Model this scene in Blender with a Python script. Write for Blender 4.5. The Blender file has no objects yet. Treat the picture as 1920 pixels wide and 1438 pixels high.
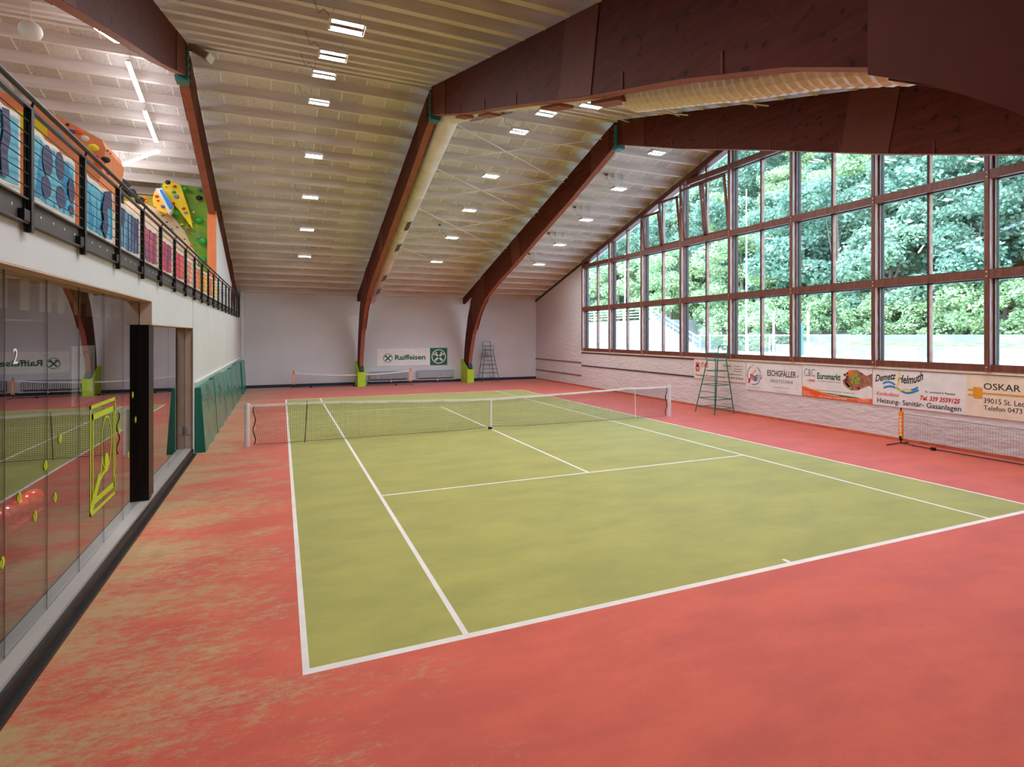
import bpy, math, random
from mathutils import Vector, Matrix
random.seed(7)
S = bpy.context.scene
COL = S.collection

# ------------------------------------------------------------------ camera
cd = bpy.data.cameras.new('camera')
cd.sensor_width = 36.0
cd.lens = 36.0 * 1131.5 / 1920.0
cd.shift_x = (960 - 1078.3) / 1920.0
cd.shift_y = (628.8 - 719) / 1920.0
cd.clip_start = 0.05
cd.clip_end = 400
cam = bpy.data.objects.new('camera', cd)
cam.location = (-5.645, -17.335, 2.80)
cam.rotation_euler = (math.pi / 2, 0, -0.4532)
COL.objects.link(cam)
S.camera = cam

# ------------------------------------------------------------------ colour, world, sun
S.view_settings.view_transform = 'Standard'
S.view_settings.look = 'None'
S.view_settings.gamma = 1
S.view_settings.use_curve_mapping = False
S.view_settings.exposure = 0.0
S.cycles.use_denoising = True
S.cycles.max_bounces = 9
S.cycles.diffuse_bounces = 5
S.cycles.glossy_bounces = 4
S.cycles.transmission_bounces = 6
S.cycles.transparent_max_bounces = 16
S.cycles.sample_clamp_indirect = 6
S.cycles.caustics_reflective = False
S.cycles.caustics_refractive = False

W = bpy.data.worlds.new('sky')
S.world = W
W.use_nodes = True
wn = W.node_tree
wn.nodes.clear()
wo = wn.nodes.new('ShaderNodeOutputWorld')
wb = wn.nodes.new('ShaderNodeBackground')
ws = wn.nodes.new('ShaderNodeTexSky')
ws.sky_type = 'NISHITA'
ws.sun_disc = False
ws.sun_elevation = math.radians(52)
ws.sun_rotation = math.radians(250)
ws.altitude = 700
wb.inputs['Strength'].default_value = 1.9
wn.links.new(ws.outputs[0], wb.inputs[0])
wn.links.new(wb.outputs[0], wo.inputs[0])

sd = bpy.data.lights.new('sun', 'SUN')
sd.energy = 5.5
sd.angle = 0.02
sd.color = (1.0, 0.96, 0.88)
sun = bpy.data.objects.new('sun', sd)
sun.rotation_euler = Vector((0.62, 0.25, -0.95)).to_track_quat('-Z', 'Y').to_euler()
COL.objects.link(sun)

# ------------------------------------------------------------------ materials
def rgb(r, g, b):
    f = lambda c: ((c / 255.0) / 12.92) if c / 255.0 <= 0.04045 else (((c / 255.0) + 0.055) / 1.055) ** 2.4
    return (f(r), f(g), f(b), 1)

def newmat(name):
    m = bpy.data.materials.new(name)
    m.use_nodes = True
    nt = m.node_tree
    return m, nt, nt.nodes['Principled BSDF'], nt.nodes['Material Output']

def pm(name, col, rough=0.6, metal=0.0, col2=None, scale=4.0, stretch=(1, 1, 1), bump=0.0, bscale=40.0,
       detail=4.0, lo=0.4, hi=0.6, spec=0.5, sheen=0.0, emit=None, estr=0.0, coat=0.0):
    m, nt, b, out = newmat(name)
    b.inputs['Base Color'].default_value = col
    b.inputs['Roughness'].default_value = rough
    b.inputs['Metallic'].default_value = metal
    b.inputs['Specular IOR Level'].default_value = spec
    b.inputs['Sheen Weight'].default_value = sheen
    b.inputs['Coat Weight'].default_value = coat
    if emit:
        b.inputs['Emission Color'].default_value = emit
        b.inputs['Emission Strength'].default_value = estr
    tc = nt.nodes.new('ShaderNodeTexCoord')
    mp = nt.nodes.new('ShaderNodeMapping')
    mp.inputs['Scale'].default_value = stretch
    nt.links.new(tc.outputs['Object'], mp.inputs[0])
    n = nt.nodes.new('ShaderNodeTexNoise')
    n.inputs['Scale'].default_value = scale
    n.inputs['Detail'].default_value = detail
    nt.links.new(mp.outputs[0], n.inputs['Vector'])
    r = nt.nodes.new('ShaderNodeValToRGB')
    r.color_ramp.elements[0].position = lo
    r.color_ramp.elements[1].position = hi
    c2 = col2 if col2 else tuple(c * 0.93 for c in col[:3]) + (1,)
    r.color_ramp.elements[0].color = c2
    r.color_ramp.elements[1].color = col
    nt.links.new(n.outputs['Fac'], r.inputs[0])
    nt.links.new(r.outputs[0], b.inputs['Base Color'])
    if bump:
        nb = nt.nodes.new('ShaderNodeTexNoise')
        nb.inputs['Scale'].default_value = bscale
        nb.inputs['Detail'].default_value = 3
        nt.links.new(mp.outputs[0], nb.inputs['Vector'])
        bp = nt.nodes.new('ShaderNodeBump')
        bp.inputs['Strength'].default_value = bump
        bp.inputs['Distance'].default_value = 0.02
        nt.links.new(nb.outputs['Fac'], bp.inputs['Height'])
        nt.links.new(bp.outputs[0], b.inputs['Normal'])
    return m

def math_node(nt, op, a, b=None, c=None):
    n = nt.nodes.new('ShaderNodeMath')
    n.operation = op
    for i, v in enumerate((a, b, c)):
        if v is None: continue
        if isinstance(v, (int, float)): n.inputs[i].default_value = v
        else: nt.links.new(v, n.inputs[i])
    return n.outputs[0]

def mixcol(nt, fac, a, b):
    n = nt.nodes.new('ShaderNodeMix')
    n.data_type = 'RGBA'
    for s, v in ((n.inputs[0], fac), (n.inputs[6], a), (n.inputs[7], b)):
        if isinstance(v, (int, float, tuple)): s.default_value = v
        else: nt.links.new(v, s)
    return n.outputs[2]

def noise(nt, vec, scale, detail=4, rough=0.5):
    n = nt.nodes.new('ShaderNodeTexNoise')
    n.inputs['Scale'].default_value = scale
    n.inputs['Detail'].default_value = detail
    n.inputs['Roughness'].default_value = rough
    nt.links.new(vec, n.inputs['Vector'])
    return n.outputs['Fac']

def ramp(nt, fac, lo, hi, c0=(0, 0, 0, 1), c1=(1, 1, 1, 1)):
    r = nt.nodes.new('ShaderNodeValToRGB')
    r.color_ramp.elements[0].position = lo
    r.color_ramp.elements[1].position = hi
    r.color_ramp.elements[0].color = c0
    r.color_ramp.elements[1].color = c1
    nt.links.new(fac, r.inputs[0])
    return r.outputs[0]

def carpet(name, c0, c1, wear):
    m, nt, b, out = newmat(name)
    tc = nt.nodes.new('ShaderNodeTexCoord')
    mp = nt.nodes.new('ShaderNodeMapping')
    mp.inputs['Scale'].default_value = (1, 1.9, 1)
    mp.inputs['Rotation'].default_value = (0, 0, 0.5)
    nt.links.new(tc.outputs['Object'], mp.inputs[0])
    v = mp.outputs[0]
    big = ramp(nt, noise(nt, v, 0.9, 6, 0.65), 0.38, 0.62)
    fine = ramp(nt, noise(nt, v, 34, 6, 0.85), 0.35, 0.65)
    c = mixcol(nt, big, c0, c1)
    c = mixcol(nt, math_node(nt, 'MULTIPLY', math_node(nt, 'SUBTRACT', 1.0, fine), 0.22), c, tuple(x * 0.5 for x in c0[:3]) + (1,))
    if wear:
        # sand worked into the carpet beside the glass wall: patches that thin out with distance from the wall
        sx = nt.nodes.new('ShaderNodeSeparateXYZ')
        nt.links.new(tc.outputs['Object'], sx.inputs[0])
        d = math_node(nt, 'MULTIPLY', math_node(nt, 'ADD', sx.outputs[0], 7.5), 0.34)
        near = math_node(nt, 'SUBTRACT', 1.0, d)
        near = math_node(nt, 'MAXIMUM', near, 0.0)
        patch = math_node(nt, 'ADD', math_node(nt, 'MULTIPLY', noise(nt, v, 6.5, 12, 0.88), 0.72), math_node(nt, 'MULTIPLY', noise(nt, v, 0.8, 3, 0.5), 0.28))
        w = ramp(nt, math_node(nt, 'ADD', patch, math_node(nt, 'MULTIPLY', near, 0.14)), 0.60, 0.70)
        wf = math_node(nt, 'MULTIPLY', w, 0.70)
        c = mixcol(nt, wf, c, rgb(184, 176, 120))
    nt.links.new(c, b.inputs['Base Color'])
    b.inputs['Roughness'].default_value = 0.65
    b.inputs['Specular IOR Level'].default_value = 0.5
    b.inputs['Sheen Weight'].default_value = 0.42
    b.inputs['Sheen Roughness'].default_value = 0.3
    bp = nt.nodes.new('ShaderNodeBump')
    bp.inputs['Strength'].default_value = 0.35
    bp.inputs['Distance'].default_value = 0.01
    nt.links.new(noise(nt, v, 90, 2), bp.inputs['Height'])
    nt.links.new(bp.outputs[0], b.inputs['Normal'])
    return m

M = {}
M['red'] = carpet('red_carpet', rgb(224, 92, 62), rgb(206, 78, 54), True)
M['green'] = carpet('green_carpet', rgb(176, 170, 72), rgb(158, 155, 62), False)
M['line'] = pm('white_line', rgb(238, 232, 226), 0.8, sheen=0.2, bump=0.2, bscale=90)
M['black'] = pm('black_metal', rgb(24, 23, 24), 0.4, 0.3)
M['dark'] = pm('dark_metal', rgb(48, 45, 46), 0.45, 0.5)
M['darkglass'] = pm('black_cladding', rgb(16, 11, 11), 0.3, spec=0.2)
M['grey_metal'] = pm('grey_steel', rgb(84, 80, 78), 0.55, 0.2, col2=rgb(78, 76, 76), scale=3)
M['sill'] = pm('light_sill', rgb(196, 190, 186), 0.35, 0.2, scale=2)
M['white'] = pm('white_paint', rgb(236, 234, 230), 0.6)
M['teal'] = pm('teal_steel', rgb(26, 110, 112), 0.45)
M['navy'] = pm('navy_skirting', rgb(28, 44, 62), 0.6)
M['lime'] = pm('lime_paint', rgb(176, 214, 40), 0.6)
M['brown_soft'] = pm('brown_wood_paint', rgb(126, 72, 54), 0.55, col2=rgb(98, 54, 42), scale=6, stretch=(1, 1, 6))
M['purlin'] = pm('cream_wood', rgb(238, 234, 234), 0.7, col2=rgb(212, 204, 202), scale=1.3, stretch=(0.5, 3, 3), lo=0.35, hi=0.7, bump=0.1, bscale=6)
M['galv'] = pm('white_duct', rgb(244, 242, 240), 0.35, 0.0, col2=rgb(226, 220, 208), scale=1.4, lo=0.3, hi=0.6)
M['vinyl'] = pm('green_vinyl', rgb(22, 146, 124), 0.25, col2=rgb(12, 112, 98), scale=2.6, stretch=(1, 1, 0.5), lo=0.3, hi=0.7, bump=0.15, bscale=3, coat=0.15)
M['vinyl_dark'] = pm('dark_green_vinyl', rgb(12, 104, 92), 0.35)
M['greensteel'] = pm('green_steel', rgb(20, 112, 92), 0.4)
M['greensteel2'] = pm('dark_green_steel', rgb(22, 92, 96), 0.4)
M['alu'] = pm('white_post_enamel', rgb(232, 232, 236), 0.35, 0.0)
M['netcord'] = pm('black_net', rgb(26, 28, 30), 0.8)
M['band'] = pm('white_tape', rgb(240, 238, 236), 0.7)
M['rad_gap'] = pm('radiator_gap_shade', rgb(120, 126, 134), 0.6)  # shade between the ribs put into the colour
M['rad'] = pm('radiator_enamel', rgb(206, 210, 214), 0.4)
M['orange'] = pm('orange_fabric', rgb(240, 146, 30), 0.7)
M['tread'] = pm('brown_rail', rgb(150, 100, 76), 0.6, col2=rgb(120, 78, 60))
M['darkrail'] = pm('dark_rail', rgb(60, 34, 32), 0.6)
M['bronze'] = pm('bronze_reveal', rgb(206, 186, 172), 0.6)
M['tube_on'] = pm('lamp_tube', (1, 1, 1, 1), 0.5, emit=(0.97, 0.975, 1.0, 1), estr=255)
M['tube_side'] = pm('linear_tube', (1, 1, 1, 1), 0.5, emit=(1, 0.95, 0.97, 1), estr=60)
M['lampgrey'] = pm('lamp_inner_grey', rgb(150, 148, 146), 0.5)
M['lampbody'] = pm('lamp_body', rgb(226, 224, 220), 0.5)
M['cream'] = pm('cream_panel', rgb(234, 222, 206), 0.6)
M['dkcable'] = pm('dark_box', rgb(92, 84, 74), 0.6)

def glulam(name, ca, cb, spots):
    m, nt, b, out = newmat(name)
    tc = nt.nodes.new('ShaderNodeTexCoord')
    mp = nt.nodes.new('ShaderNodeMapping')
    mp.inputs['Scale'].default_value = (1, 0.35, 3.2)
    nt.links.new(tc.outputs['Object'], mp.inputs[0])
    g = ramp(nt, noise(nt, mp.outputs[0], 4.5, 6, 0.7), 0.3, 0.7)
    c = mixcol(nt, g, ca, cb)
    if spots:
        mp2 = nt.nodes.new('ShaderNodeMapping')
        mp2.inputs['Scale'].default_value = (1, 0.6, 1)
        nt.links.new(tc.outputs['Object'], mp2.inputs[0])
        s = ramp(nt, noise(nt, mp2.outputs[0], 9, 2, 0.4), 0.64, 0.70)
        c = mixcol(nt, math_node(nt, 'MULTIPLY', s, 0.7), c, rgb(30, 14, 12))
    nt.links.new(c, b.inputs['Base Color'])
    b.inputs['Roughness'].default_value = 0.6
    b.inputs['Specular IOR Level'].default_value = 0.06
    return m
M['glulam'] = glulam('brown_glulam', rgb(68, 28, 19), rgb(94, 42, 29), True)
M['soffit'] = glulam('rose_brown_soffit', rgb(146, 92, 76), rgb(168, 108, 90), False)
M['plate'] = pm('painted_plywood', rgb(98, 50, 38), 0.6, spec=0.08)
M['winwood'] = pm('window_wood', rgb(122, 70, 52), 0.45, col2=rgb(88, 46, 36), scale=3, stretch=(4, 4, 1), lo=0.3, hi=0.7)
M['postglare'] = pm('brown_post_glare', rgb(222, 200, 194), 0.3, col2=rgb(182, 150, 142), scale=5, stretch=(4, 4, 0.6), lo=0.35, hi=0.65)  # brown posts; window glare on their sides is put into this pale colour
M['framepink'] = pm('frame_side', rgb(206, 160, 146), 0.4, col2=rgb(180, 134, 122))
M['gasket'] = pm('black_gasket', rgb(36, 26, 26), 0.5)

def ceilingmat():
    m, nt, b, out = newmat('wood_wool_panels')
    tc = nt.nodes.new('ShaderNodeTexCoord')
    br = nt.nodes.new('ShaderNodeTexBrick')
    br.offset = 0.0
    br.inputs['Scale'].default_value = 1.0
    br.inputs['Mortar Size'].default_value = 0.016
    br.inputs['Brick Width'].default_value = 0.61
    br.inputs['Row Height'].default_value = 50.0
    br.inputs['Color1'].default_value = rgb(224, 222, 222)
    br.inputs['Color2'].default_value = rgb(198, 194, 192)
    br.inputs['Mortar'].default_value = rgb(250, 246, 240)
    nt.links.new(tc.outputs['Object'], br.inputs['Vector'])
    sp = ramp(nt, noise(nt, tc.outputs['Object'], 26, 4, 0.7), 0.54, 0.64)
    big = ramp(nt, noise(nt, tc.outputs['Object'], 1.3, 3), 0.35, 0.65)
    c = mixcol(nt, math_node(nt, 'MULTIPLY', math_node(nt, 'MULTIPLY', sp, 0.75), math_node(nt, 'ADD', math_node(nt, 'MULTIPLY', big, 0.7), 0.3)), br.outputs['Color'], rgb(92, 80, 68))
    nt.links.new(c, b.inputs['Base Color'])
    b.inputs['Roughness'].default_value = 0.9
    return m
M['ceil'] = ceilingmat()

def wallmat(name, col, bs, bump):
    m, nt, b, out = newmat(name)
    tc = nt.nodes.new('ShaderNodeTexCoord')
    mp = nt.nodes.new('ShaderNodeMapping')
    mp.inputs['Scale'].default_value = (1, 1, 2.6)
    nt.links.new(tc.outputs['Object'], mp.inputs[0])
    n1 = noise(nt, mp.outputs[0], bs, 5, 0.6)
    c = mixcol(nt, ramp(nt, noise(nt, tc.outputs['Object'], 0.8, 4), 0.3, 0.7), col, tuple(x * 0.93 for x in col[:3]) + (1,))
    nt.links.new(c, b.inputs['Base Color'])
    b.inputs['Roughness'].default_value = 0.75
    bp = nt.nodes.new('ShaderNodeBump')
    bp.inputs['Strength'].default_value = bump
    bp.inputs['Distance'].default_value = 0.05
    nt.links.new(n1, bp.inputs['Height'])
    nt.links.new(bp.outputs[0], b.inputs['Normal'])
    return m
M['plaster'] = wallmat('rough_plaster', rgb(214, 210, 212), 2.6, 1.0)
M['backwall'] = wallmat('back_wall_paint', rgb(214, 214, 218), 6, 0.3)
M['leftwall'] = wallmat('left_wall_paint', rgb(212, 216, 222), 1.5, 0.05)

def glassmat(name, ior, tint, boost=1.0, haze=None):
    m, nt, b, out = newmat(name)
    nt.nodes.remove(b)
    tr = nt.nodes.new('ShaderNodeBsdfTransparent')
    tr.inputs[0].default_value = tint
    gl = nt.nodes.new('ShaderNodeBsdfGlossy')
    gl.inputs['Roughness'].default_value = 0.0
    # Schlick reflectance of one surface, the same from both sides of the pane
    ge = nt.nodes.new('ShaderNodeNewGeometry')
    dp = nt.nodes.new('ShaderNodeVectorMath'); dp.operation = 'DOT_PRODUCT'
    nt.links.new(ge.outputs['Normal'], dp.inputs[0]); nt.links.new(ge.outputs['Incoming'], dp.inputs[1])
    ct = math_node(nt, 'ABSOLUTE', dp.outputs['Value'])
    f0 = ((ior - 1) / (ior + 1)) ** 2
    f = math_node(nt, 'POWER', math_node(nt, 'SUBTRACT', 1.0, ct), 5.0)
    f = math_node(nt, 'ADD', math_node(nt, 'MULTIPLY', f, 1 - f0), f0)
    f = math_node(nt, 'MINIMUM', math_node(nt, 'MULTIPLY', f, boost), 1.0)
    mx = nt.nodes.new('ShaderNodeMixShader')
    nt.links.new(f, mx.inputs[0])
    nt.links.new(tr.outputs[0], mx.inputs[1])
    nt.links.new(gl.outputs[0], mx.inputs[2])
    nt.links.new(mx.outputs[0], out.inputs[0])
    return m
M['glass'] = glassmat('window_glass', 1.45, (0.93, 0.98, 0.98, 1))
M['bigglass'] = glassmat('tinted_glass', 1.52, (0.86, 0.88, 0.88, 1), 1.7)
M['decal'] = pm('yellow_green_decal', rgb(190, 214, 20), 0.5)

# ------------------------------------------------------------------ mesh builder
class MB:
    def __init__(s):
        s.v = []; s.f = []; s.m = []
    def add(s, vs, fs, m=0):
        o = len(s.v)
        s.v += [tuple(v) for v in vs]
        s.f += [tuple(i + o for i in f) for f in fs]
        s.m += [m] * len(fs)
        return s
    def box(s, x0, x1, y0, y1, z0, z1, m=0):
        if x0 > x1: x0, x1 = x1, x0
        if y0 > y1: y0, y1 = y1, y0
        if z0 > z1: z0, z1 = z1, z0
        vs = [(x, y, z) for z in (z0, z1) for y in (y0, y1) for x in (x0, x1)]
        return s.add(vs, [(0, 2, 3, 1), (4, 5, 7, 6), (0, 1, 5, 4), (2, 6, 7, 3), (0, 4, 6, 2), (1, 3, 7, 5)], m)
    def obox(s, p0, p1, up, w, h, m=0):
        """bar from p0 to p1, width w sideways, height h along up"""
        p0 = Vector(p0); p1 = Vector(p1); d = (p1 - p0).normalized()
        up = Vector(up); side = d.cross(up).normalized(); u = side.cross(d).normalized()
        vs = []
        for p in (p0, p1):
            for a, b in ((-1, -1), (1, -1), (1, 1), (-1, 1)):
                vs.append(p + side * (a * w / 2) + u * (b * h / 2))
        return s.add(vs, [(3, 2, 1, 0), (4, 5, 6, 7), (0, 1, 5, 4), (1, 2, 6, 5), (2, 3, 7, 6), (3, 0, 4, 7)], m)
    def tube(s, pts, r, n=8, m=0, caps=True):
        pts = [Vector(p) for p in pts]
        rs = r if isinstance(r, (list, tuple)) else [r] * len(pts)
        rings = []
        ref = None
        for i, p in enumerate(pts):
            if i == 0: d = pts[1] - pts[0]
            elif i == len(pts) - 1: d = pts[-1] - pts[-2]
            else: d = (pts[i + 1] - pts[i]).normalized() + (pts[i] - pts[i - 1]).normalized()
            d = d.normalized()
            if ref is None:
                ref = Vector((0, 0, 1)) if abs(d.z) < 0.9 else Vector((1, 0, 0))
            a = d.cross(ref).normalized(); b = d.cross(a).normalized()
            rings.append([p + (a * math.cos(2 * math.pi * k / n) + b * math.sin(2 * math.pi * k / n)) * rs[i] for k in range(n)])
        vs = [v for ring in rings for v in ring]
        fs = []
        for i in range(len(pts) - 1):
            for k in range(n):
                k2 = (k + 1) % n
                fs.append((i * n + k, i * n + k2, (i + 1) * n + k2, (i + 1) * n + k))
        if caps:
            fs.append(tuple(range(n))[::-1])
            fs.append(tuple((len(pts) - 1) * n + k for k in range(n)))
        return s.add(vs, fs, m)
    def prism(s, poly, fn, a, b, m=0):
        """poly: 2D points; fn(u, v, w) -> 3D; extruded from w=a to w=b"""
        n = len(poly)
        vs = [fn(u, v, a) for u, v in poly] + [fn(u, v, b) for u, v in poly]
        fs = [tuple(range(n))[::-1], tuple(range(n, 2 * n))]
        for i in range(n):
            j = (i + 1) % n
            fs.append((i, j, n + j, n + i))
        return s.add(vs, fs, m)
    def strip(s, top, bot, fn, a, b, m=0):
        """profile between two polylines with the same number of points, extruded a..b"""
        n = len(top)
        vs = []
        for w in (a, b):
            vs += [fn(u, v, w) for u, v in top] + [fn(u, v, w) for u, v in bot]
        fs = []
        k = 2 * n
        for i in range(n - 1):
            fs.append((i, i + 1, n + i + 1, n + i))
            fs.append((k + i, k + n + i, k + n + i + 1, k + i + 1))
            fs.append((i, k + i, k + i + 1, i + 1))
            fs.append((n + i, n + i + 1, k + n + i + 1, k + n + i))
        fs.append((0, n, k + n, k))
        fs.append((n - 1, k + n - 1, k + 2 * n - 1, 2 * n - 1))
        return s.add(vs, fs, m)
    def ball(s, c, r, n=12, m=0, sc=(1, 1, 1), rot=None):
        vs = []; fs = []
        h = n // 2
        for i in range(h + 1):
            t = math.pi * i / h
            for k in range(n):
                a = 2 * math.pi * k / n
                v = Vector((math.sin(t) * math.cos(a) * sc[0], math.sin(t) * math.sin(a) * sc[1], math.cos(t) * sc[2])) * r
                if rot: v = rot @ v
                vs.append(v + Vector(c))
        for i in range(h):
            for k in range(n):
                k2 = (k + 1) % n
                fs.append((i * n + k, (i + 1) * n + k, (i + 1) * n + k2, i * n + k2))
        return s.add(vs, fs, m)
    def build(s, name, mats, parent=None, smooth=False, label=None):
        me = bpy.data.meshes.new(name)
        if not isinstance(mats, (list, tuple)): mats = [mats]
        if parent is not None:
            o = WORLD[parent.name]
        else:
            xs = [v[0] for v in s.v]; ys = [v[1] for v in s.v]; zs = [v[2] for v in s.v]
            o = Vector(((min(xs) + max(xs)) / 2, (min(ys) + max(ys)) / 2, min(zs)))
        me.from_pydata([(v[0] - o[0], v[1] - o[1], v[2] - o[2]) for v in s.v], [], s.f)
        for mt in mats: me.materials.append(mt)
        me.polygons.foreach_set('material_index', s.m)
        if smooth: me.polygons.foreach_set('use_smooth', [True] * len(me.polygons))
        me.validate()
        me.update()
        ob = bpy.data.objects.new(name, me)
        COL.objects.link(ob)
        if parent is not None:
            ob.parent = parent
            WORLD[ob.name] = Vector(o)
        else:
            ob.location = o
            WORLD[ob.name] = Vector(o)
        if label: ob['label'] = label
        return ob
WORLD = {}   # world position of every object's own origin

def tag(o, label=None, cat=None, group=None, kind=None):
    if label: o['label'] = label
    if cat: o['category'] = cat
    if group: o['group'] = group
    if kind: o['kind'] = kind
    return o
def empty(name, loc, label, cat, group=None):
    o = bpy.data.objects.new(name, None)
    o.empty_display_size = 0.2
    o.location = loc
    COL.objects.link(o)
    WORLD[o.name] = Vector(loc)
    return tag(o, label, cat, group)
def struct(o, label=None):
    o['kind'] = 'structure'
    if label: o['label'] = label
    return o
def dup(root, loc, label=None, group=None, rotz=0.0):
    def rec(o, par):
        c = o.copy(); COL.objects.link(c)
        if par is not None: c.parent = par
        for ch in kids.get(o.name, []): rec(ch, c)
        return c
    kids = {}
    for o in COL.objects:
        if o.parent is not None: kids.setdefault(o.parent.name, []).append(o)
    c = rec(root, None)
    c.location = loc
    c.rotation_euler = (0, 0, rotz)
    WORLD[c.name] = Vector(loc)
    if label: c['label'] = label
    if group: c['group'] = group
    return c

def text_pts(s, size=1.0, bold=0.0, shear=0.0, spacing=1.0, depth=0.001):
    cu = bpy.data.curves.new('lettering', 'FONT')
    cu.body = s; cu.size = size; cu.offset = bold; cu.shear = shear; cu.space_character = spacing
    cu.extrude = depth; cu.resolution_u = 3
    ob = bpy.data.objects.new('lettering', cu)
    COL.objects.link(ob)
    dg = bpy.context.evaluated_depsgraph_get()
    ev = ob.evaluated_get(dg)
    me = ev.to_mesh()
    vs = [tuple(v.co) for v in me.vertices]; fs = [tuple(p.vertices) for p in me.polygons]
    ev.to_mesh_clear()
    bpy.data.objects.remove(ob); bpy.data.curves.remove(cu)
    return vs, fs
def put_text(mb, s, u0, v0, width, height, fn, m=0, bold=0.0, shear=0.0, spacing=1.0, w=0.002, warp=None):
    """fit the text's box to width x height with its lower left corner at (u0, v0) of the plane fn"""
    vs, fs = text_pts(s, 1.0, bold, shear, spacing, 0.0015)
    x0 = min(v[0] for v in vs); x1 = max(v[0] for v in vs); y0 = min(v[1] for v in vs); y1 = max(v[1] for v in vs)
    sx = width / (x1 - x0); sy = height / (y1 - y0)
    out = []
    for x, y, z in vs:
        u = u0 + (x - x0) * sx; v = v0 + (y - y0) * sy
        if warp: v += warp((x - x0) / (x1 - x0))
        out.append(fn(u, v, w + z))
    mb.add(out, fs, m)
def disc(mb, fn, cu, cv, ru, rv, w0, w1, m=0, n=24, a0=0, a1=2 * math.pi):
    mb.prism([(cu + ru * math.cos(a0 + (a1 - a0) * k / n), cv + rv * math.sin(a0 + (a1 - a0) * k / n)) for k in range(n)], fn, w0, w1, m)
def ring(mb, fn, cu, cv, r0, r1, w0, w1, m=0, n=36, a0=0.0, a1=2 * math.pi):
    o = [(cu + r1 * math.cos(a0 + (a1 - a0) * k / n), cv + r1 * math.sin(a0 + (a1 - a0) * k / n)) for k in range(n + 1)]
    i = [(cu + r0 * math.cos(a0 + (a1 - a0) * k / n), cv + r0 * math.sin(a0 + (a1 - a0) * k / n)) for k in range(n + 1)]
    mb.strip(o, i, fn, w0, w1, m)
def stroke(mb, fn, pts, wd, w0, w1, m=0):
    top = []; bot = []
    for i, p in enumerate(pts):
        a = pts[max(0, i - 1)]; b = pts[min(len(pts) - 1, i + 1)]
        dx, dy = b[0] - a[0], b[1] - a[1]; l = math.hypot(dx, dy) or 1
        nx, ny = -dy / l * wd / 2, dx / l * wd / 2
        top.append((p[0] + nx, p[1] + ny)); bot.append((p[0] - nx, p[1] - ny))
    mb.strip(top, bot, fn, w0, w1, m)

# ------------------------------------------------------------------ the hall's measures (metres; net centre at the origin)
XL, XR, YB, YF = -7.5, 9.14, 18.8, -18.8
ROOF0, SL = 9.9, 0.257            # top of the arches at the ridge, slope
def rz(y, dz=0.0): return ROOF0 + dz - SL * abs(y)
XFAR = -14.2                      # far side of the climbing gallery

# floor: carpet, court and painted lines
Lw = 0.055
xs = sorted({XL, XR, -5.485, -5.485 + Lw, -4.115, -4.115 + Lw, -Lw / 2, Lw / 2, 4.115 - Lw, 4.115, 5.485 - Lw, 5.485})
ys = sorted({YF, YB, -11.885, -11.885 + 0.09, -11.885 + 0.2, -6.4, -6.4 + Lw, 6.4 - Lw, 6.4, 11.885 - 0.2, 11.885 - 0.08, 11.885})
fl = MB()
vid = {}
for i, x in enumerate(xs):
    for j, y in enumerate(ys):
        vid[i, j] = len(fl.v); fl.v.append((x, y, 0.0))
for i in range(len(xs) - 1):
    for j in range(len(ys) - 1):
        cx = (xs[i] + xs[i + 1]) / 2; cy = (ys[j] + ys[j + 1]) / 2
        ax, ay = abs(cx), abs(cy)
        m = 0
        if ax < 5.485 and ay < 11.885:
            m = 1
            if ax > 5.485 - Lw: m = 2
            if 4.115 - Lw < ax < 4.115: m = 2
            if cy < -11.885 + 0.09 or cy > 11.885 - 0.08: m = 2
            if ay < 6.4 and ax < Lw / 2: m = 2
            if 6.4 - Lw < ay < 6.4 and ax < 4.115: m = 2
            if ay > 11.685 and ax < Lw / 2: m = 2
        fl.f.append((vid[i, j], vid[i + 1, j], vid[i + 1, j + 1], vid[i, j + 1])); fl.m.append(m)
# underside slab
fl.box(XL, XR, YF, YB, -0.2, -0.005, 0)
struct(fl.build('floor', [M['red'], M['green'], M['line']]), 'red carpet floor with the green tennis court and its white lines')

# ------------------------------------------------------------------ walls
w = MB(); w.box(XFAR, XR + 0.3, YB, YB + 0.3, 0, 5.6)
struct(w.build('wall_back', M['backwall']))
w = MB(); w.box(XFAR, XR + 0.3, YF - 0.3, YF, 0, 5.6)
struct(w.build('wall_front', M['backwall']))
# right gable wall: parapet plus the two solid ends
WY = 11.92
w = MB()
w.box(XR, XR + 0.3, YF, YB, 0, 1.93)
for sgn in (1, -1):
    yz = [(WY, 1.93), (YB, 1.93), (YB, rz(YB, -0.02)), (WY, rz(WY, -0.02))]
    w.prism([(sgn * a, b) for a, b in yz], lambda u, v, k: (k, u, v), XR, XR + 0.3)
struct(w.build('wall_right', M['plaster']))
# left wall: band under the gallery, solid part behind the pads
w = MB()
w.box(XL, -7.66, -0.72, YB, 0, 3.72)
w.box(XL, -7.66, YF, -5.71, 3.35, 3.72)
w.box(XL, -7.66, -5.71, -0.72, 2.98, 3.72)
w.box(-7.5, -7.49, -0.80, -0.72, 0.15, 3.70)     # joint strip beside the glazing
w.box(-7.55, -7.35, 18.2, YB, 0, 5.05)           # pilaster in the corner
struct(w.build('wall_left', M['leftwall']))
w = MB(); w.box(-7.5, -7.455, -0.5, 18.2, 1.66, 1.70); struct(w.build('trim_1', M['white']), 'narrow white ledge above the green pads')
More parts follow.
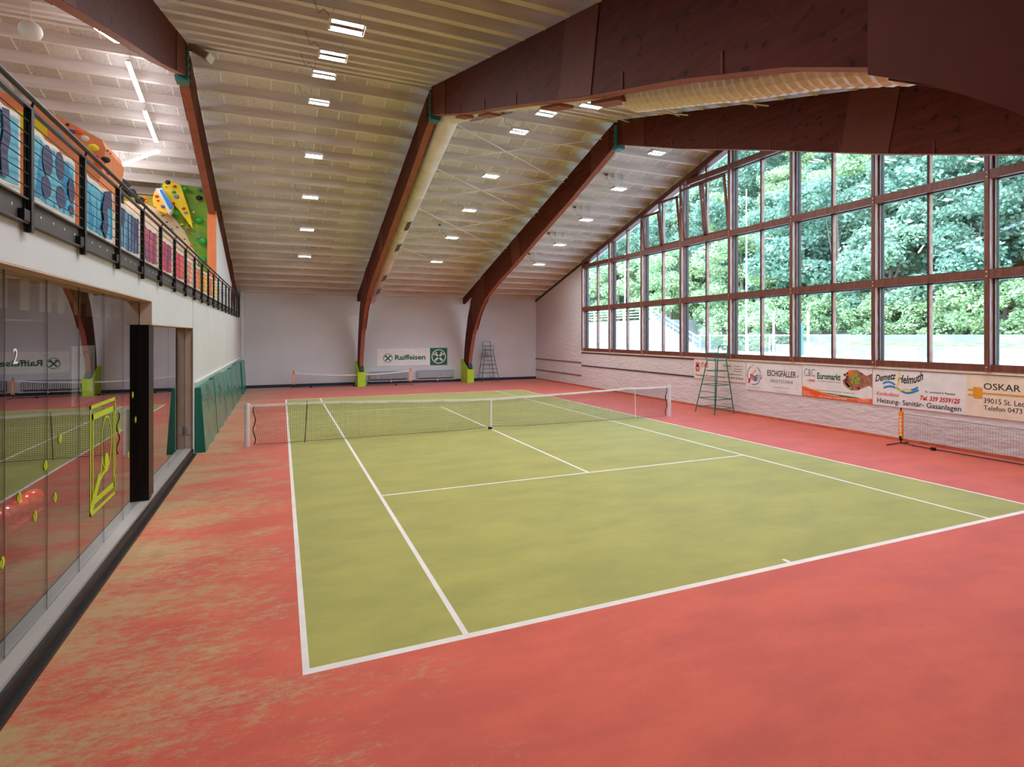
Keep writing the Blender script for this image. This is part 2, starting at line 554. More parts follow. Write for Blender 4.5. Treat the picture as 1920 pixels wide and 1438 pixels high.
# reveals of the glazed opening
w = MB()
w.box(-7.502, -7.66, YF, -5.71, 3.335, 3.352)
w.box(-7.502, -7.66, -5.72, -5.705, 2.97, 3.35)
w.box(-7.502, -7.66, -5.71, -0.74, 2.965, 2.982)
w.box(-7.502, -7.66, -0.745, -0.72, 0.17, 2.97)
struct(w.build('trim_2', M['bronze']), 'bronze coloured reveal around the glazing')
w = MB()
w.box(-7.53, -7.70, YF, -0.74, 0, 0.17)
struct(w.build('trim_3', M['sill']), 'pale metal sill under the glass wall')
w = MB()
w.box(-7.485, -7.53, YF, -0.72, 0, 0.135)
w.box(-7.43, -7.485, YF, -0.72, 0, 0.035)
for k in range(60): w.box(-7.483, -7.4845, -18.5 + 0.3 * k, -18.47 + 0.3 * k, 0.09, 0.11)
struct(w.build('trim_4', M['black']), 'black kerb along the foot of the glass wall')
# upper gable-parallel wall between hall and gallery (behind the climbing walls)
w = MB()
yz = [(7.0, 3.75), (18.75, 3.75), (18.75, 4.5), (16.0, 4.9), (13.6, 5.30), (9.8, 6.35), (7.0, 7.1)]
w.prism(yz, lambda u, v, k: (k, u, v), -7.93, -7.68, 0)
struct(w.build('wall_gallery', M['leftwall']))
w = MB(); w.box(-7.94, -7.67, 6.96, 7.0, 3.75, 7.12)
struct(w.build('trim_5', pm('orange_edge', rgb(238, 140, 84), 0.6)), 'orange painted end of the gallery partition')
# gallery floor, outer walls
w = MB(); w.box(XFAR, -7.66, YF, YB, 3.5, 3.73)
struct(w.build('floor_gallery', M['cream']), 'floor slab of the climbing gallery')
w = MB(); w.box(XFAR - 0.2, XFAR, YF, YB, 0, 8.0)
yz = [(YF, 5.0), (0, 9.9), (YB, 5.0)]
w.prism(yz, lambda u, v, k: (k, u, v), XFAR - 0.2, XFAR)
struct(w.build('wall_outer', M['cream']))
w = MB(); w.box(XFAR, -7.95, 9.2, 9.4, 3.73, 7.9)
struct(w.build('wall_gallery_back', M['cream']))
# room behind the glass
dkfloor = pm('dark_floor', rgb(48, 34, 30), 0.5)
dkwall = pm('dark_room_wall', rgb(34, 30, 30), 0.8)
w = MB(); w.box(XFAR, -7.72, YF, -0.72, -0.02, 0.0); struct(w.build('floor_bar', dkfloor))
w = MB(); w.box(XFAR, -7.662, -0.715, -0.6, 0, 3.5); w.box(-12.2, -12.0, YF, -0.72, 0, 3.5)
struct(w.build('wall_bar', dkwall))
# skirtings
w = MB(); w.box(XL, XR, YB - 0.03, YB, 0, 0.16); struct(w.build('baseboard_back', M['navy']))
w = MB(); w.box(XR - 0.02, XR, YF, YB, 0, 0.075)
struct(w.build('baseboard_right', pm('turned_up_carpet', rgb(196, 106, 70), 0.85, col2=rgb(178, 84, 60), scale=3)))
# rails and sill on the right wall
w = MB(); w.box(XR - 0.03, XR, 12.2, YB, 1.28, 1.34); w.box(XR - 0.03, XR, 12.2, YB, 0.58, 0.64)
struct(w.build('trim_6', M['tread']), 'two brown rails in the far corner of the right wall')
w = MB(); w.box(XR - 0.03, XR, 2.2, 12.2, 1.135, 1.185); w.box(XR - 0.025, XR, 2.2, 12.2, 1.83, 1.87)
struct(w.build('trim_7', M['darkrail']), 'two dark rails under the window sill')
w = MB(); w.box(XR - 0.06, XR + 0.3, -WY, 12.2, 1.90, 1.965)
struct(w.build('trim_8', M['white']), 'long white sill under the gable windows')

# ------------------------------------------------------------------ roof
w = MB()
for s in (1, -1):
    w.prism([(0, rz(0, -0.03)), (s * YB, rz(YB, -0.03)), (s * YB, rz(YB, 0.26)), (0, rz(0, 0.26))], lambda u, v, k: (k, u, v), XR + 0.02, XR + 0.10)
struct(w.build('trim_23', M['purlin']), 'cream closing board between the purlins above the gable')
w = MB(); w.box(XFAR, -7.72, -0.6, YB, -0.2, -0.02); struct(w.build('floor_store', dkfloor))
w = MB()
for s in (1, -1):
    prof = [(0, rz(0, 0.25)), (s * 19.1, rz(19.1, 0.25)), (s * 19.1, rz(19.1, 0.56)), (0, rz(0, 0.56))]
    w.prism(prof, lambda u, v, k: (k, u, v), XFAR - 0.3, XR + 0.9)
ceil = struct(w.build('ceiling', M['ceil']), 'pitched ceiling of speckled wood wool panels with cream purlins')
py = [0.0] + [0.85 + 0.94 * k for k in range(20)]
for s in (1, -1):
    for k, y in enumerate(py):
        if y > 18.75: continue
        yy = s * (y if k else 0.13)
        mb = MB()
        mb.box(XFAR, XR + 0.02, yy - 0.065, yy + 0.065, rz(yy, 0.0), rz(yy, 0.27))
        mb.build('purlin', M['purlin'], ceil)

# ------------------------------------------------------------------ glued timber arches
TOP = [(0.09, 9.88), (3.5, 9.0), (7, 8.1), (10, 7.33), (12.5, 6.69), (14.6, 6.14), (15.6, 5.80), (16.35, 5.35), (17.0, 4.75), (17.6, 3.9), (18.05, 2.9), (18.35, 2.0), (18.5, 1.05)]
BOT = [(0.09, 9.08), (3.5, 8.0), (6.8, 7.05), (9.8, 6.15), (12.0, 5.55), (13.5, 5.08), (14.4, 4.72), (15.25, 4.18), (15.95, 3.6), (16.6, 2.85), (17.05, 2.1), (17.3, 1.6), (17.48, 1.05)]
def lerp_prof(P, y):
    for a, b in zip(P, P[1:]):
        if a[0] <= y <= b[0]:
            return a[1] + (b[1] - a[1]) * (y - a[0]) / (b[0] - a[0])
    return P[-1][1]
def arch(xc, label):
    x0, x1 = xc - 0.1, xc + 0.1
    root = empty('timber_arch', (xc, 0, 0), label, 'roof arch', 'glued timber arches')
    for s in (1, -1):
        fn = lambda u, v, k: (k, s * u, v)
        mb = MB(); mb.strip(TOP, BOT, fn, x0, x1)
        # soffit faces get the lighter rose brown
        n = len(TOP); idx = 0
        for i in range(n - 1):
            mb.m[idx + 3] = 1; idx += 4
        mb.build('arch_half', [M['glulam'], M['soffit']], root)
        mb = MB()
        mb.strip([(14.4, rz(14.4)), (18.78, rz(18.78))], [(14.4, rz(14.4, -0.36)), (18.78, rz(18.78, -0.36))], fn, x0 + 0.02, x1 - 0.02)
        mb.build('rafter_tail', M['glulam'], root)
        # thin painted plates on the faces
        for (ya, yb, tilt) in ((0.45, 1.75, 0.0), (8.9, 9.95, 0.25)):
            for xf, d in ((x0, -0.015), (x1, 0.015)):
                mb = MB()
                P = [(ya + tilt, lerp_prof(TOP, ya + tilt) - 0.01), (yb + tilt, lerp_prof(TOP, yb + tilt) - 0.01), (yb, lerp_prof(BOT, yb) - 0.0), (ya, lerp_prof(BOT, ya) - 0.0)]
                mb.prism(P, fn, xf, xf + d)
                mb.build('cover_plate', M['plate'], root)
        kn = [(14.33, 4.69), (14.7, 4.50), (15.0, 4.31), (15.3, 4.10), (15.8, 3.65), (16.3, 3.1)]
        tp = [(14.33, lerp_prof(TOP, 14.33)), (14.8, 6.06), (15.6, 5.79), (16.2, 5.44), (16.6, 5.1), (17.0, 4.74)]
        for xf, d in ((x0, -0.022), (x1, 0.022)):
            mb = MB(); mb.strip(tp, kn, fn, xf, xf + d)
            mb.build('knee_panel', M['plate'], root)
        # screws under the soffit edge: small vertical battens
        for k in range(6):
            y = 3.2 + 1.9 * k; zb = lerp_prof(BOT, y)
            mb = MB(); mb.box(x0 - 0.012, x0, s * y - 0.02, s * y + 0.02, zb, zb + 0.22)
            mb.build('batten', M['plate'], root)
        mb = MB(); mb.strip([(17.42, 1.12), (18.56, 1.12)], [(17.3, 0.84), (18.5, 0.62)], fn, x0 + 0.0, x1 - 0.0)
        mb.build('steel_shoe', M['navy'], root)
    mb = MB()
    mb.box(x0 - 0.02, x1 + 0.02, -0.09, 0.09, 9.0, 9.75)
    for z in (9.02, 9.2, 9.4, 9.6): mb.box(x0 - 0.05, x1 + 0.05, -0.13, 0.13, z, z + 0.03)
    mb.box(x0 - 0.03, x1 + 0.03, -0.18, 0.18, 8.93, 9.06)
    mb.build('hinge', M['teal'], root)
    return root
arch(-7.8, 'brown timber arch above the gallery railing and the orange edged partition')
arch(-1.7, 'brown timber arch with the white round duct running beside it')
arch(4.4, 'brown timber arch nearest the gable windows')
for xc, lab in ((-1.7, 'lime green concrete block under the middle timber arch'), (4.4, 'lime green concrete block under the timber arch beside the far umpire chair')):
    mb = MB()
    mb.prism([(17.35, 0), (18.78, 0), (18.78, 1.35), (18.55, 1.30), (17.35, 0.78)], lambda u, v, k: (k, u, v), xc - 0.2, xc + 0.2)
    tag(mb.build('concrete_block', M['lime']), lab, 'concrete block', 'lime green arch footings')

# ------------------------------------------------------------------ tension rods under the roof
rods = []
for x0, x1, nm in ((-1.55, 4.25, 'between the middle arch and the arch nearest the windows'),):
    for i, (ya, yb) in enumerate(((0.9, 4.0), (3.6, 7.0), (6.6, 11.0), (10.6, 15.0), (-0.9, -4.0), (-3.6, -7.0), (-6.6, -11.0))):
        for j in range(2):
            a, b = (ya, yb) if j == 0 else (yb, ya)
            mb = MB(); mb.tube([(x0, a, rz(a, -0.12)), (x1, b, rz(b, -0.12))], 0.018, 6)
            o = mb.build('tension_rod', M['white'])
            tag(o, 'thin cream rod of the %s crossing %s the ridge, %s' % (['first', 'second', 'third', 'fourth', 'first', 'second', 'third'][i], 'behind' if ya > 0 else 'before', 'rising towards the windows' if (j == 0) == (ya < 0) and False else ('ridge end on the duct arch' if j == 0 else 'ridge end on the window arch')), 'tension rod', 'crossed tension rods under the ceiling')

# ------------------------------------------------------------------ round duct beside the middle arch
root = empty('ventilation_duct', (-1.24, 0, 9.0), 'long white round ventilation duct running along the middle timber arch', 'duct')
DX, DR = -1.24, 0.30
dz = lambda y: 9.22 - SL * abs(y)
mb = MB()
mb.tube([(DX, 17.2, dz(17.2)), (DX, 0.15, dz(0.15)), (DX, 0, dz(0.1) - 0.01), (DX, -0.15, dz(0.15)), (DX, -4, 8.24), (DX, -10.2, 6.42)], DR, 24)
mb.build('duct_pipe', M['galv'], root, smooth=True)
for k in range(9):
    y = 0.9 + 1.9 * k
    mb = MB(); mb.tube([(DX, y, dz(y)), (DX, y + 0.02, dz(y + 0.02))], DR + 0.004, 24)
    mb.build('seam', M['galv'], root)
mb = MB()
P = []
for k in range(70):
    t = k / 69; y = -10.2 - 4.6 * t
    zz = lerp_prof(BOT, -y) + 0.14 + 0.16 * max(0, t - 0.45) / 0.55 + 2.0 * max(0, t - 0.9)
    P.append((DX, y, zz))
mb.tube(P, [DR * (0.90 + 0.06 * (k % 2)) for k in range(70)], 20)
mb.build('spiral_section', pm('spiral_duct', rgb(244, 242, 242), 0.3, 0.0), root, smooth=False)
# grilles
def grille(y, hw=0.42):
    s = 1 if y > 0 else -1
    z = dz(y); a = math.radians(-72)
    mb = MB()
    dirn = Vector((math.cos(a), 0, math.sin(a)))
    t = Vector((0, 1, -SL * s)).normalized()
    c = Vector((DX, y, z)) + dirn * (DR + 0.012)
    mb.obox(c - t * hw, c + t * hw, dirn, 0.17, 0.03, 0)
    c2 = c + dirn * 0.012
    side = t.cross(dirn).normalized()
    for q in (-0.045, 0.045):
        for r_ in range(4):
            cc = c2 + side * q + t * (hw * (-0.72 + 0.48 * r_))
            mb.obox(cc - t * hw * 0.2, cc + t * hw * 0.2, dirn, 0.06, 0.016, 1)
    mb.build('grille', [pm('grille_grey', rgb(160, 156, 150), 0.4, 0.3), M['black']], root)
for y in (7.0, 9.2, 13.0, 15.0, -2.4, -4.4, -8.2, -10.0): grille(y)
# open wooden ledges with dark slots below the arch on the near side
for y in (-2.2, -4.2, -7.9, -9.8):
    zb = lerp_prof(BOT, -y)
    mb = MB()
    mb.obox((-1.45, y + 0.3, zb + 0.05), (-1.45, y - 0.5, zb - 0.16), (0, 0, 1), 0.26, 0.05)
    mb.build('ledge', M['soffit'], root)

# ------------------------------------------------------------------ hanging lamps
def lamp(loc, label):
    x, y, z = loc
    root = empty('hanging_lamp', loc, label, 'ceiling lamp', 'square twin tube lamps hanging under the ceiling')
    mb = MB()
    w2, d2 = 0.27, 0.2
    for a, b in (((-w2, -d2), (w2, -d2)), ((w2, -d2), (w2, d2)), ((w2, d2), (-w2, d2)), ((-w2, d2), (-w2, -d2))):
        mb.obox((x + a[0], y + a[1], z), (x + b[0], y + b[1], z), (0, 0, 1), 0.014, 0.05)
    mb.box(x - w2, x + w2, y - d2, y + d2, z + 0.03, z + 0.06)
    mb.build('lamp_frame', M['lampbody'], root)
    for q in (-0.115, 0.115):
        mb = MB(); mb.box(x - 0.235, x + 0.235, y + q - 0.05, y + q + 0.05, z - 0.012, z + 0.03)
        mb.m[1:6] = [1] * 5
        mb.build('lamp_tube', [M['tube_on'], M['lampgrey']], root)
    zt = rz(y, 0.24) - z
    for q in (-0.2, 0.2):
        mb = MB()
        mb.tube([(x + q, y, z + 0.05), (x + q, y, z + zt - 0.12)], 0.008, 5)
        mb.box(x + q - 0.03, x + q + 0.03, y - 0.03, y + 0.03, z + zt - 0.16, z + zt)
        mb.build('hanger', M['lampbody'], root)
    mb = MB()
    mb.tube([(x - 0.2, y, z + 0.05), (x - 0.34, y, z + 0.2), (x - 0.42, y, z + 0.12), (x - 0.55, y, z + zt - 0.10)], 0.007, 5)
    mb.box(x - 0.61, x - 0.5, y - 0.035, y + 0.035, z + zt - 0.12, z + zt - 0.05)
    mb.build('cable', M['dkcable'], root)
    return root
rows = [(-4.7, (-12.9, -10.0, -7.08, -4.2, -1.32, 0.91, 3.8, 6.65, 9.5, 12.4), 'nearest the glass wall'),
        (1.2, (-12.9, -10.0, -7.0, -4.25, -1.38, 0.82, 3.72, 6.52, 9.27, 12.2), 'between the two free standing arches'),
        (6.45, (-12.9, -10.0, -7.0, -4.2, -1.3, 0.81, 3.53, 6.4, 9.2, 11.8), 'beside the gable windows')]
ordn = ['tenth', 'ninth', 'eighth', 'seventh', 'sixth', 'fifth', 'fourth', 'third', 'second', 'first']
proto = None
for x, ysl, where in rows:
    for i, y in enumerate(ysl):
        lab = 'twin tube lamp %s, %s from the back wall' % (where, ordn[i])
        z = rz(y, -0.35)
        if proto is None: proto = lamp((x, y, z), lab)
        else: dup(proto, (x, y, z), lab)

# ------------------------------------------------------------------ gable windows
PY = [11.92, 8.92, 5.94, 2.95, -0.02, -3.0, -5.98, -8.96, -11.92]
TZ = [4.22, 6.52, 8.95]
pi_ = 0
for i, y in enumerate(PY):
    mb = MB()
    zt = rz(y, -0.04)
    c_ = 0.02
    mb.prism([(y - 0.065, 9.0 + c_), (y - 0.065 + c_, 9.0), (y + 0.065 - c_, 9.0), (y + 0.065, 9.0 + c_)], lambda u, v, k: (v, u, k), 1.96, zt, 0)
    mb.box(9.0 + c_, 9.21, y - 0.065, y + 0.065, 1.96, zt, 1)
    mb.box(9.21, 9.40, y - 0.062, y + 0.062, 1.96, zt, 0)
    for z in [2.06] + TZ:
        if z < zt - 0.2:
            for q in ((-0.05, 0.05) if z > 3 else (0,)):
                mb.ball((9.0, y, z + q), 0.016, 8, 2, sc=(0.4, 1, 1))
    o = mb.build('trim_%d' % (9 + i), [M['winwood'], M['postglare'], M['alu']])
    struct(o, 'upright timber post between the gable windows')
def raf(y0, y1):
    mb = MB()
    mb.obox((9.13, y0, rz(y0, -0.13)), (9.13, y1, rz(y1, -0.13)), (0, 0, 1), 0.28, 0.22, 0)
    return mb
for k, s in enumerate((1, -1)):
    o = raf(0, s * WY).build('trim_%d' % (18 + k), M['winwood'])
    struct(o, 'sloping timber edge on top of the gable windows')
    mb = MB(); mb.obox((XR - 0.02, s * WY, rz(WY, -0.06)), (XR - 0.02, s * YB, rz(YB, -0.06)), (0, 0, 1), 0.08, 0.10)
    struct(mb.build('trim_%d' % (20 + k), M['darkrail']), 'dark strip between ceiling and right wall')
wnames = ['farthest from the camera', 'second from the far end', 'third from the far end, with a tilted casement', 'fourth from the far end, with a tilted casement',
          'fifth from the far end', 'sixth from the far end', 'seventh from the far end', 'nearest the camera']
for i in range(8):
    ya, yb = PY[i] - 0.065, PY[i + 1] + 0.065       # far edge, near edge
    ym = (ya + yb) / 2
    root = empty('window_%d' % (i + 1), (9.2, ym, 1.96), 'tall brown framed gable window ' + wnames[i], None)
    root['kind'] = 'structure'
    ztop = lambda y: rz(y, -0.24)
    zlow = min(ztop(ya), ztop(yb)); zhigh = max(ztop(ya), ztop(yb))
    rowz = [1.96] + [z for z in TZ if z < zhigh - 0.15]
    # bottom rail
    mb = MB(); mb.box(9.06, 9.30, yb, ya, 1.96, 2.12); mb.build('bottom_rail', M['winwood'], root)
    for z in rowz[1:]:
        mb = MB()
        # clip the transom where the sloping edge meets it
        y_a, y_b = ya, yb
        def lim(yy): return ztop(yy) >= z + 0.05
        n = 40
        okys = [yb + (ya - yb) * k / n for k in range(n + 1) if lim(yb + (ya - yb) * k / n)]
        if not okys: continue
        mb.box(9.02, 9.30, min(okys), max(okys), z - 0.105, z + 0.105, 0)
        mb.box(9.16, 9.29, min(okys), max(okys), z - 0.13, z + 0.13, 1)
        mb.build('transom', [M['winwood'], M['gasket']], root)
    # mullion in the middle
    mb = MB()
    mb.box(9.17, 9.28, ym - 0.035, ym + 0.035, 2.1, ztop(ym) + 0.02, 0)
    mb.box(9.15, 9.17, ym + 0.0, ym + 0.035, 2.1, ztop(ym) + 0.02, 1)
    mb.build('mullion', [M['framepink'], M['gasket']], root)
    # side frames
    mb = MB()
    for y, d in ((ya, -1), (yb, 1)):
        mb.box(9.15, 9.28, y, y + d * 0.05, 2.1, ztop(y), 0)
        mb.box(9.14, 9.16, y + d * 0.045, y + d * 0.062, 2.1, ztop(y), 1)
    mb.build('side_frame', [M['gasket'], M['framepink']], root)
    # panes, row by row
    for r_ in range(len(rowz)):
        z0 = rowz[r_] + (0.15 if r_ == 0 else 0.12)
        z1 = rowz[r_ + 1] - 0.12 if r_ + 1 < len(rowz) else None
        for (pa, pb) in ((yb + 0.05, ym - 0.03), (ym + 0.03, ya - 0.05)):
            casement = i in (2, 3) and r_ == 2
            if z1 is None:
                top = [(pa, ztop(pa)), (pb, ztop(pb))]
            else:
                top = [(pa, min(z1, ztop(pa))), (pb, min(z1, ztop(pb)))]
                # sloping edge can cut the pane: subdivide
            N = 8
            tp = []; bt = []
            for k in range(N + 1):
                y = pa + (pb - pa) * k / N
                t = ztop(y) if z1 is None else min(z1, ztop(y))
                if t > z0 + 0.03:
                    tp.append((y, t)); bt.append((y, z0))
            if len(tp) < 2: continue
            if not casement:
                mb = MB(); mb.strip(tp, bt, lambda u, v, k: (k, u, v), 9.215, 9.227)
                mb.build('glass_pane', M['glass'], root)
            else:
                # sash hinged at the bottom, its top tilted into the hall
                zz1 = min(min(t for _, t in tp), 8.72)
                ang = math.radians(6.5)
                def F(u, v, k, z0=z0, ang=ang):
                    h = v - z0
                    return (9.12 + k * math.cos(ang) - h * math.sin(ang), u, z0 + h * math.cos(ang) + k * math.sin(ang))
                mb = MB()
                for (a, b, c, d) in ((pa, pa + 0.09, z0, zz1), (pb - 0.09, pb, z0, zz1), (pa, pb, z0, z0 + 0.09), (pa, pb, zz1 - 0.09, zz1)):
                    mb.prism([(a, c), (b, c), (b, d), (a, d)], F, 0.0, 0.06)
                sash = mb.build('casement', M['winwood'], root)
                mb = MB()
                mb.prism([(pa + 0.09, z0 + 0.09), (pb - 0.09, z0 + 0.09), (pb - 0.09, zz1 - 0.09), (pa + 0.09, zz1 - 0.09)], F, 0.025, 0.037)
                g = mb.build('glass_pane', M['glass'], sash)
                mb = MB()
                y = pb - 0.02
                mb.tube([(8.96, y, z0 + 1.45), (9.12, y, z0 + 0.85)], 0.012, 6, 0)
                mb.tube([(8.97, y, z0 + 1.42), (9.08, y, z0 + 1.0)], 0.028, 8, 1)
                mb.build('opener', [M['black'], M['alu']], sash)

# ------------------------------------------------------------------ tennis net
root = empty('tennis_net', (0, 0, 0), 'black tennis net with white top tape across the middle of the court', 'tennis net')
for s in (-1, 1):
    mb = MB(); mb.tube([(s * 6.42, 0, 0), (s * 6.42, 0, 1.07)], 0.062, 16); mb.tube([(s * 6.42, 0, 1.07), (s * 6.42, 0, 1.085)], 0.05, 16)
    mb.tube([(s * 6.34, 0, 1.03), (s * 6.40, 0, 1.03)], 0.02, 8)
    mb.build('net_post', M['alu'], root, smooth=False)
def ntop(x):
    ax = abs(x)
    if ax > 5.0: return 1.045 - 0.0 * (ax - 5.0)
    return 0.915 + (1.06 - 0.915) * (ax / 5.0) ** 1.25
def nbot(x):
    b = 0.03
    if abs(x) < 1.2: b = 0.03 + 0.05 * (1 - abs(x) / 1.2) ** 2
    return b
def nyy(x, t):   # slight belly of the net
    return 0.05 * math.sin(t * math.pi) * math.sin(x * 1.7) + 0.02 * math.sin(x * 5)
mb = MB()
NX = 278; NZ = 21
X0, X1 = -6.24, 6.27
def npnt(i, j):
    x = X0 + (X1 - X0) * i / NX
    edge = 0.0
    if i < 8: edge = 0.05 * math.sin(j * 0.9) * (1 - i / 8)
    t = j / NZ
    return Vector((x + edge, nyy(x, t) * 0.6, nbot(x) + (ntop(x) - 0.05 - nbot(x)) * t))
def strand(mb, a, b, r):
    d = (b - a).normalized()
    u = Vector((0, 1, 0)); v = d.cross(u).normalized()
    vs = []
    for p in (a, b):
        for k in range(3):
            an = 2.0944 * k + 0.5
            vs.append(p + u * math.cos(an) * r + v * math.sin(an) * r)
    mb.add(vs, [(0, 1, 4, 3), (1, 2, 5, 4), (2, 0, 3, 5)])
for i in range(NX + 1):
    for j in range(0, NZ, 3):
        strand(mb, npnt(i, j), npnt(i, min(NZ, j + 3)), 0.003)
for j in range(NZ + 1):
    for i in range(0, NX, 2):
        a, b = npnt(i, j), npnt(min(NX, i + 2), j)
        strand(mb, a, b, 0.003)
        if j > NZ - 5 and j < NZ: # doubled upper part
            strand(mb, a + Vector((0, 0.02, 0.02)), b + Vector((0, 0.02, 0.02)), 0.0018)
mb.build('net_mesh', M['netcord'], root)
mb = MB()
for i in range(60):
    x = -6.36 + 12.72 * i / 60; x2 = -6.36 + 12.72 * (i + 1) / 60
    def zt(x): return ntop(max(-6.2, min(6.2, x)))
    mb.obox((x, 0, zt(x) - 0.03), (x2, 0, zt(x2) - 0.03), (0, 0, 1), 0.02, 0.058)
mb.build('headband', M['band'], root)
mb = MB(); mb.box(-0.026, 0.026, -0.016, 0.016, 0.06, 0.92); mb.build('center_strap', M['band'], root)
mb = MB(); mb.box(-0.09, 0.03, -0.03, 0.03, 0.0, 0.06); mb.build('strap_anchor', M['black'], root)
mb = MB()
mb.tube([(X0 + (X1 - X0) * k / 60, 0, nbot(X0 + (X1 - X0) * k / 60)) for k in range(61)], 0.006, 5)
for s, xe in ((-1, X0), (1, X1)):
    mb.tube([(xe - s * 0.03 * math.sin(k * 1.05) + s * 0.02, 0, 0.03 + 1.0 * k / 12) for k in range(13)], 0.013, 6)
mb.build('side_cord', M['netcord'], root)
for x in (-5.03, 5.03):
    mb = MB(); mb.tube([(x - 0.06 * (x < 0), -0.05, 0.0), (x, 0.0, 1.075)], 0.011, 6)
    mb.build('singles_stick', M['netcord'] if x < 0 else M['alu'], root)

# ------------------------------------------------------------------ low training nets
def mini_net(loc, rotz, label, sag):
    x0, y0, z0 = loc
    root = empty('mini_tennis_net', loc, label, 'mini tennis net', 'mini tennis nets with orange posts')
    L = 6.0
    def P(x, y, z): return (x0 + x, y0 + y, z0 + z)
    for e in (0, L):
        s = 1 if e == 0 else -1
        mb = MB()
        mb.tube([P(e, 0, 0.03), P(e, 0, 0.95)], 0.016, 8)
        mb.box(*[v for p in zip(P(e - 0.03, -0.03, 0.12), P(e + 0.03, 0.03, 0.22)) for v in p])
        mb.build('post', M['black'], root)
        mb = MB()
        mb.box(*[v for p in zip(P(e - 0.055, -0.024, 0.17), P(e + 0.055, 0.024, 0.86)) for v in p])
        sl = mb.build('post_sleeve', M['orange'], root)
        mb = MB()
        put_text(mb, 'HEAD', 0.24, -0.03, 0.50, 0.062, lambda u, v, w: P(e + v, -0.026 - w, u), 0, bold=0.02)
        put_text(mb, 'HEAD', 0.24, -0.03, 0.50, 0.062, lambda u, v, w: P(e - v, 0.026 + w, u), 0, bold=0.02)
        mb.build('lettering', M['band'], sl)
        mb = MB()
        mb.tube([P(e, 0, 0.05), P(e - s * 0.10, -0.42, 0.012)], 0.014, 6)
        mb.tube([P(e, 0, 0.05), P(e - s * 0.10, 0.42, 0.012)], 0.014, 6)
        mb.tube([P(e, 0, 0.05), P(e + s * 0.35, 0, 0.045)], 0.014, 6)
        mb.build('foot', M['black'], root)
    mb = MB()
    mb.tube([P(0.3, 0, 0.035), P(L - 0.3, 0, 0.035)], 0.014, 6)
    for q in (0.85, 3.0, 5.2): mb.box(*[v for p in zip(P(q - 0.05, -0.035, 0.0), P(q + 0.05, 0.035, 0.075)) for v in p])
    mb.build('ground_bar', M['black'], root)
    mb = MB()
    n = 96
    top = lambda t: 0.80 - sag * 4 * t * (1 - t)
    bt = lambda t: (0.15 if sag < 0.15 else 0.06) - 0.06 * math.sin(t * math.pi) * (1 if sag < 0.15 else 0) + 0.012 * math.sin(t * 23)
    rows_ = 15
    for i in range(n + 1):
        t = i / n; x = 0.10 + (L - 0.2) * t
        strand(mb, Vector(P(x, 0, bt(t))), Vector(P(x, 0, top(t))), 0.0016)
    for j in range(rows_ + 1):
        for i in range(0, n, 4):
            t = i / n; t2 = (i + 4) / n
            a = bt(t) + (top(t) - bt(t)) * j / rows_; b = bt(t2) + (top(t2) - bt(t2)) * j / rows_
            strand(mb, Vector(P(0.10 + (L - 0.2) * t, 0, a)), Vector(P(0.10 + (L - 0.2) * t2, 0, b)), 0.0016)
    mb.build('net_mesh', M['netcord'], root)
    mb = MB()
    for i in range(24):
        t = i / 24; t2 = (i + 1) / 24
        mb.obox(P(0.05 + (L - 0.1) * t, 0, top(t)), P(0.05 + (L - 0.1) * t2, 0, top(t2)), (0, 0, 1), 0.01, 0.055 if sag > 0.15 else 0.012)
    mb.build('headband', M['band'] if sag > 0.15 else pm('grey_cord', rgb(120, 110, 108), 0.8), root)
    root.rotation_euler = (0, 0, rotz)
    return root
mini_net((8.62, -7.1, 0), -math.pi / 2, 'low training net with orange posts along the wall under the signs', 0.02)
mini_net((-5.05, 17.95, 0), -0.10, 'low training net with a sagging white tape before the back wall', 0.17)

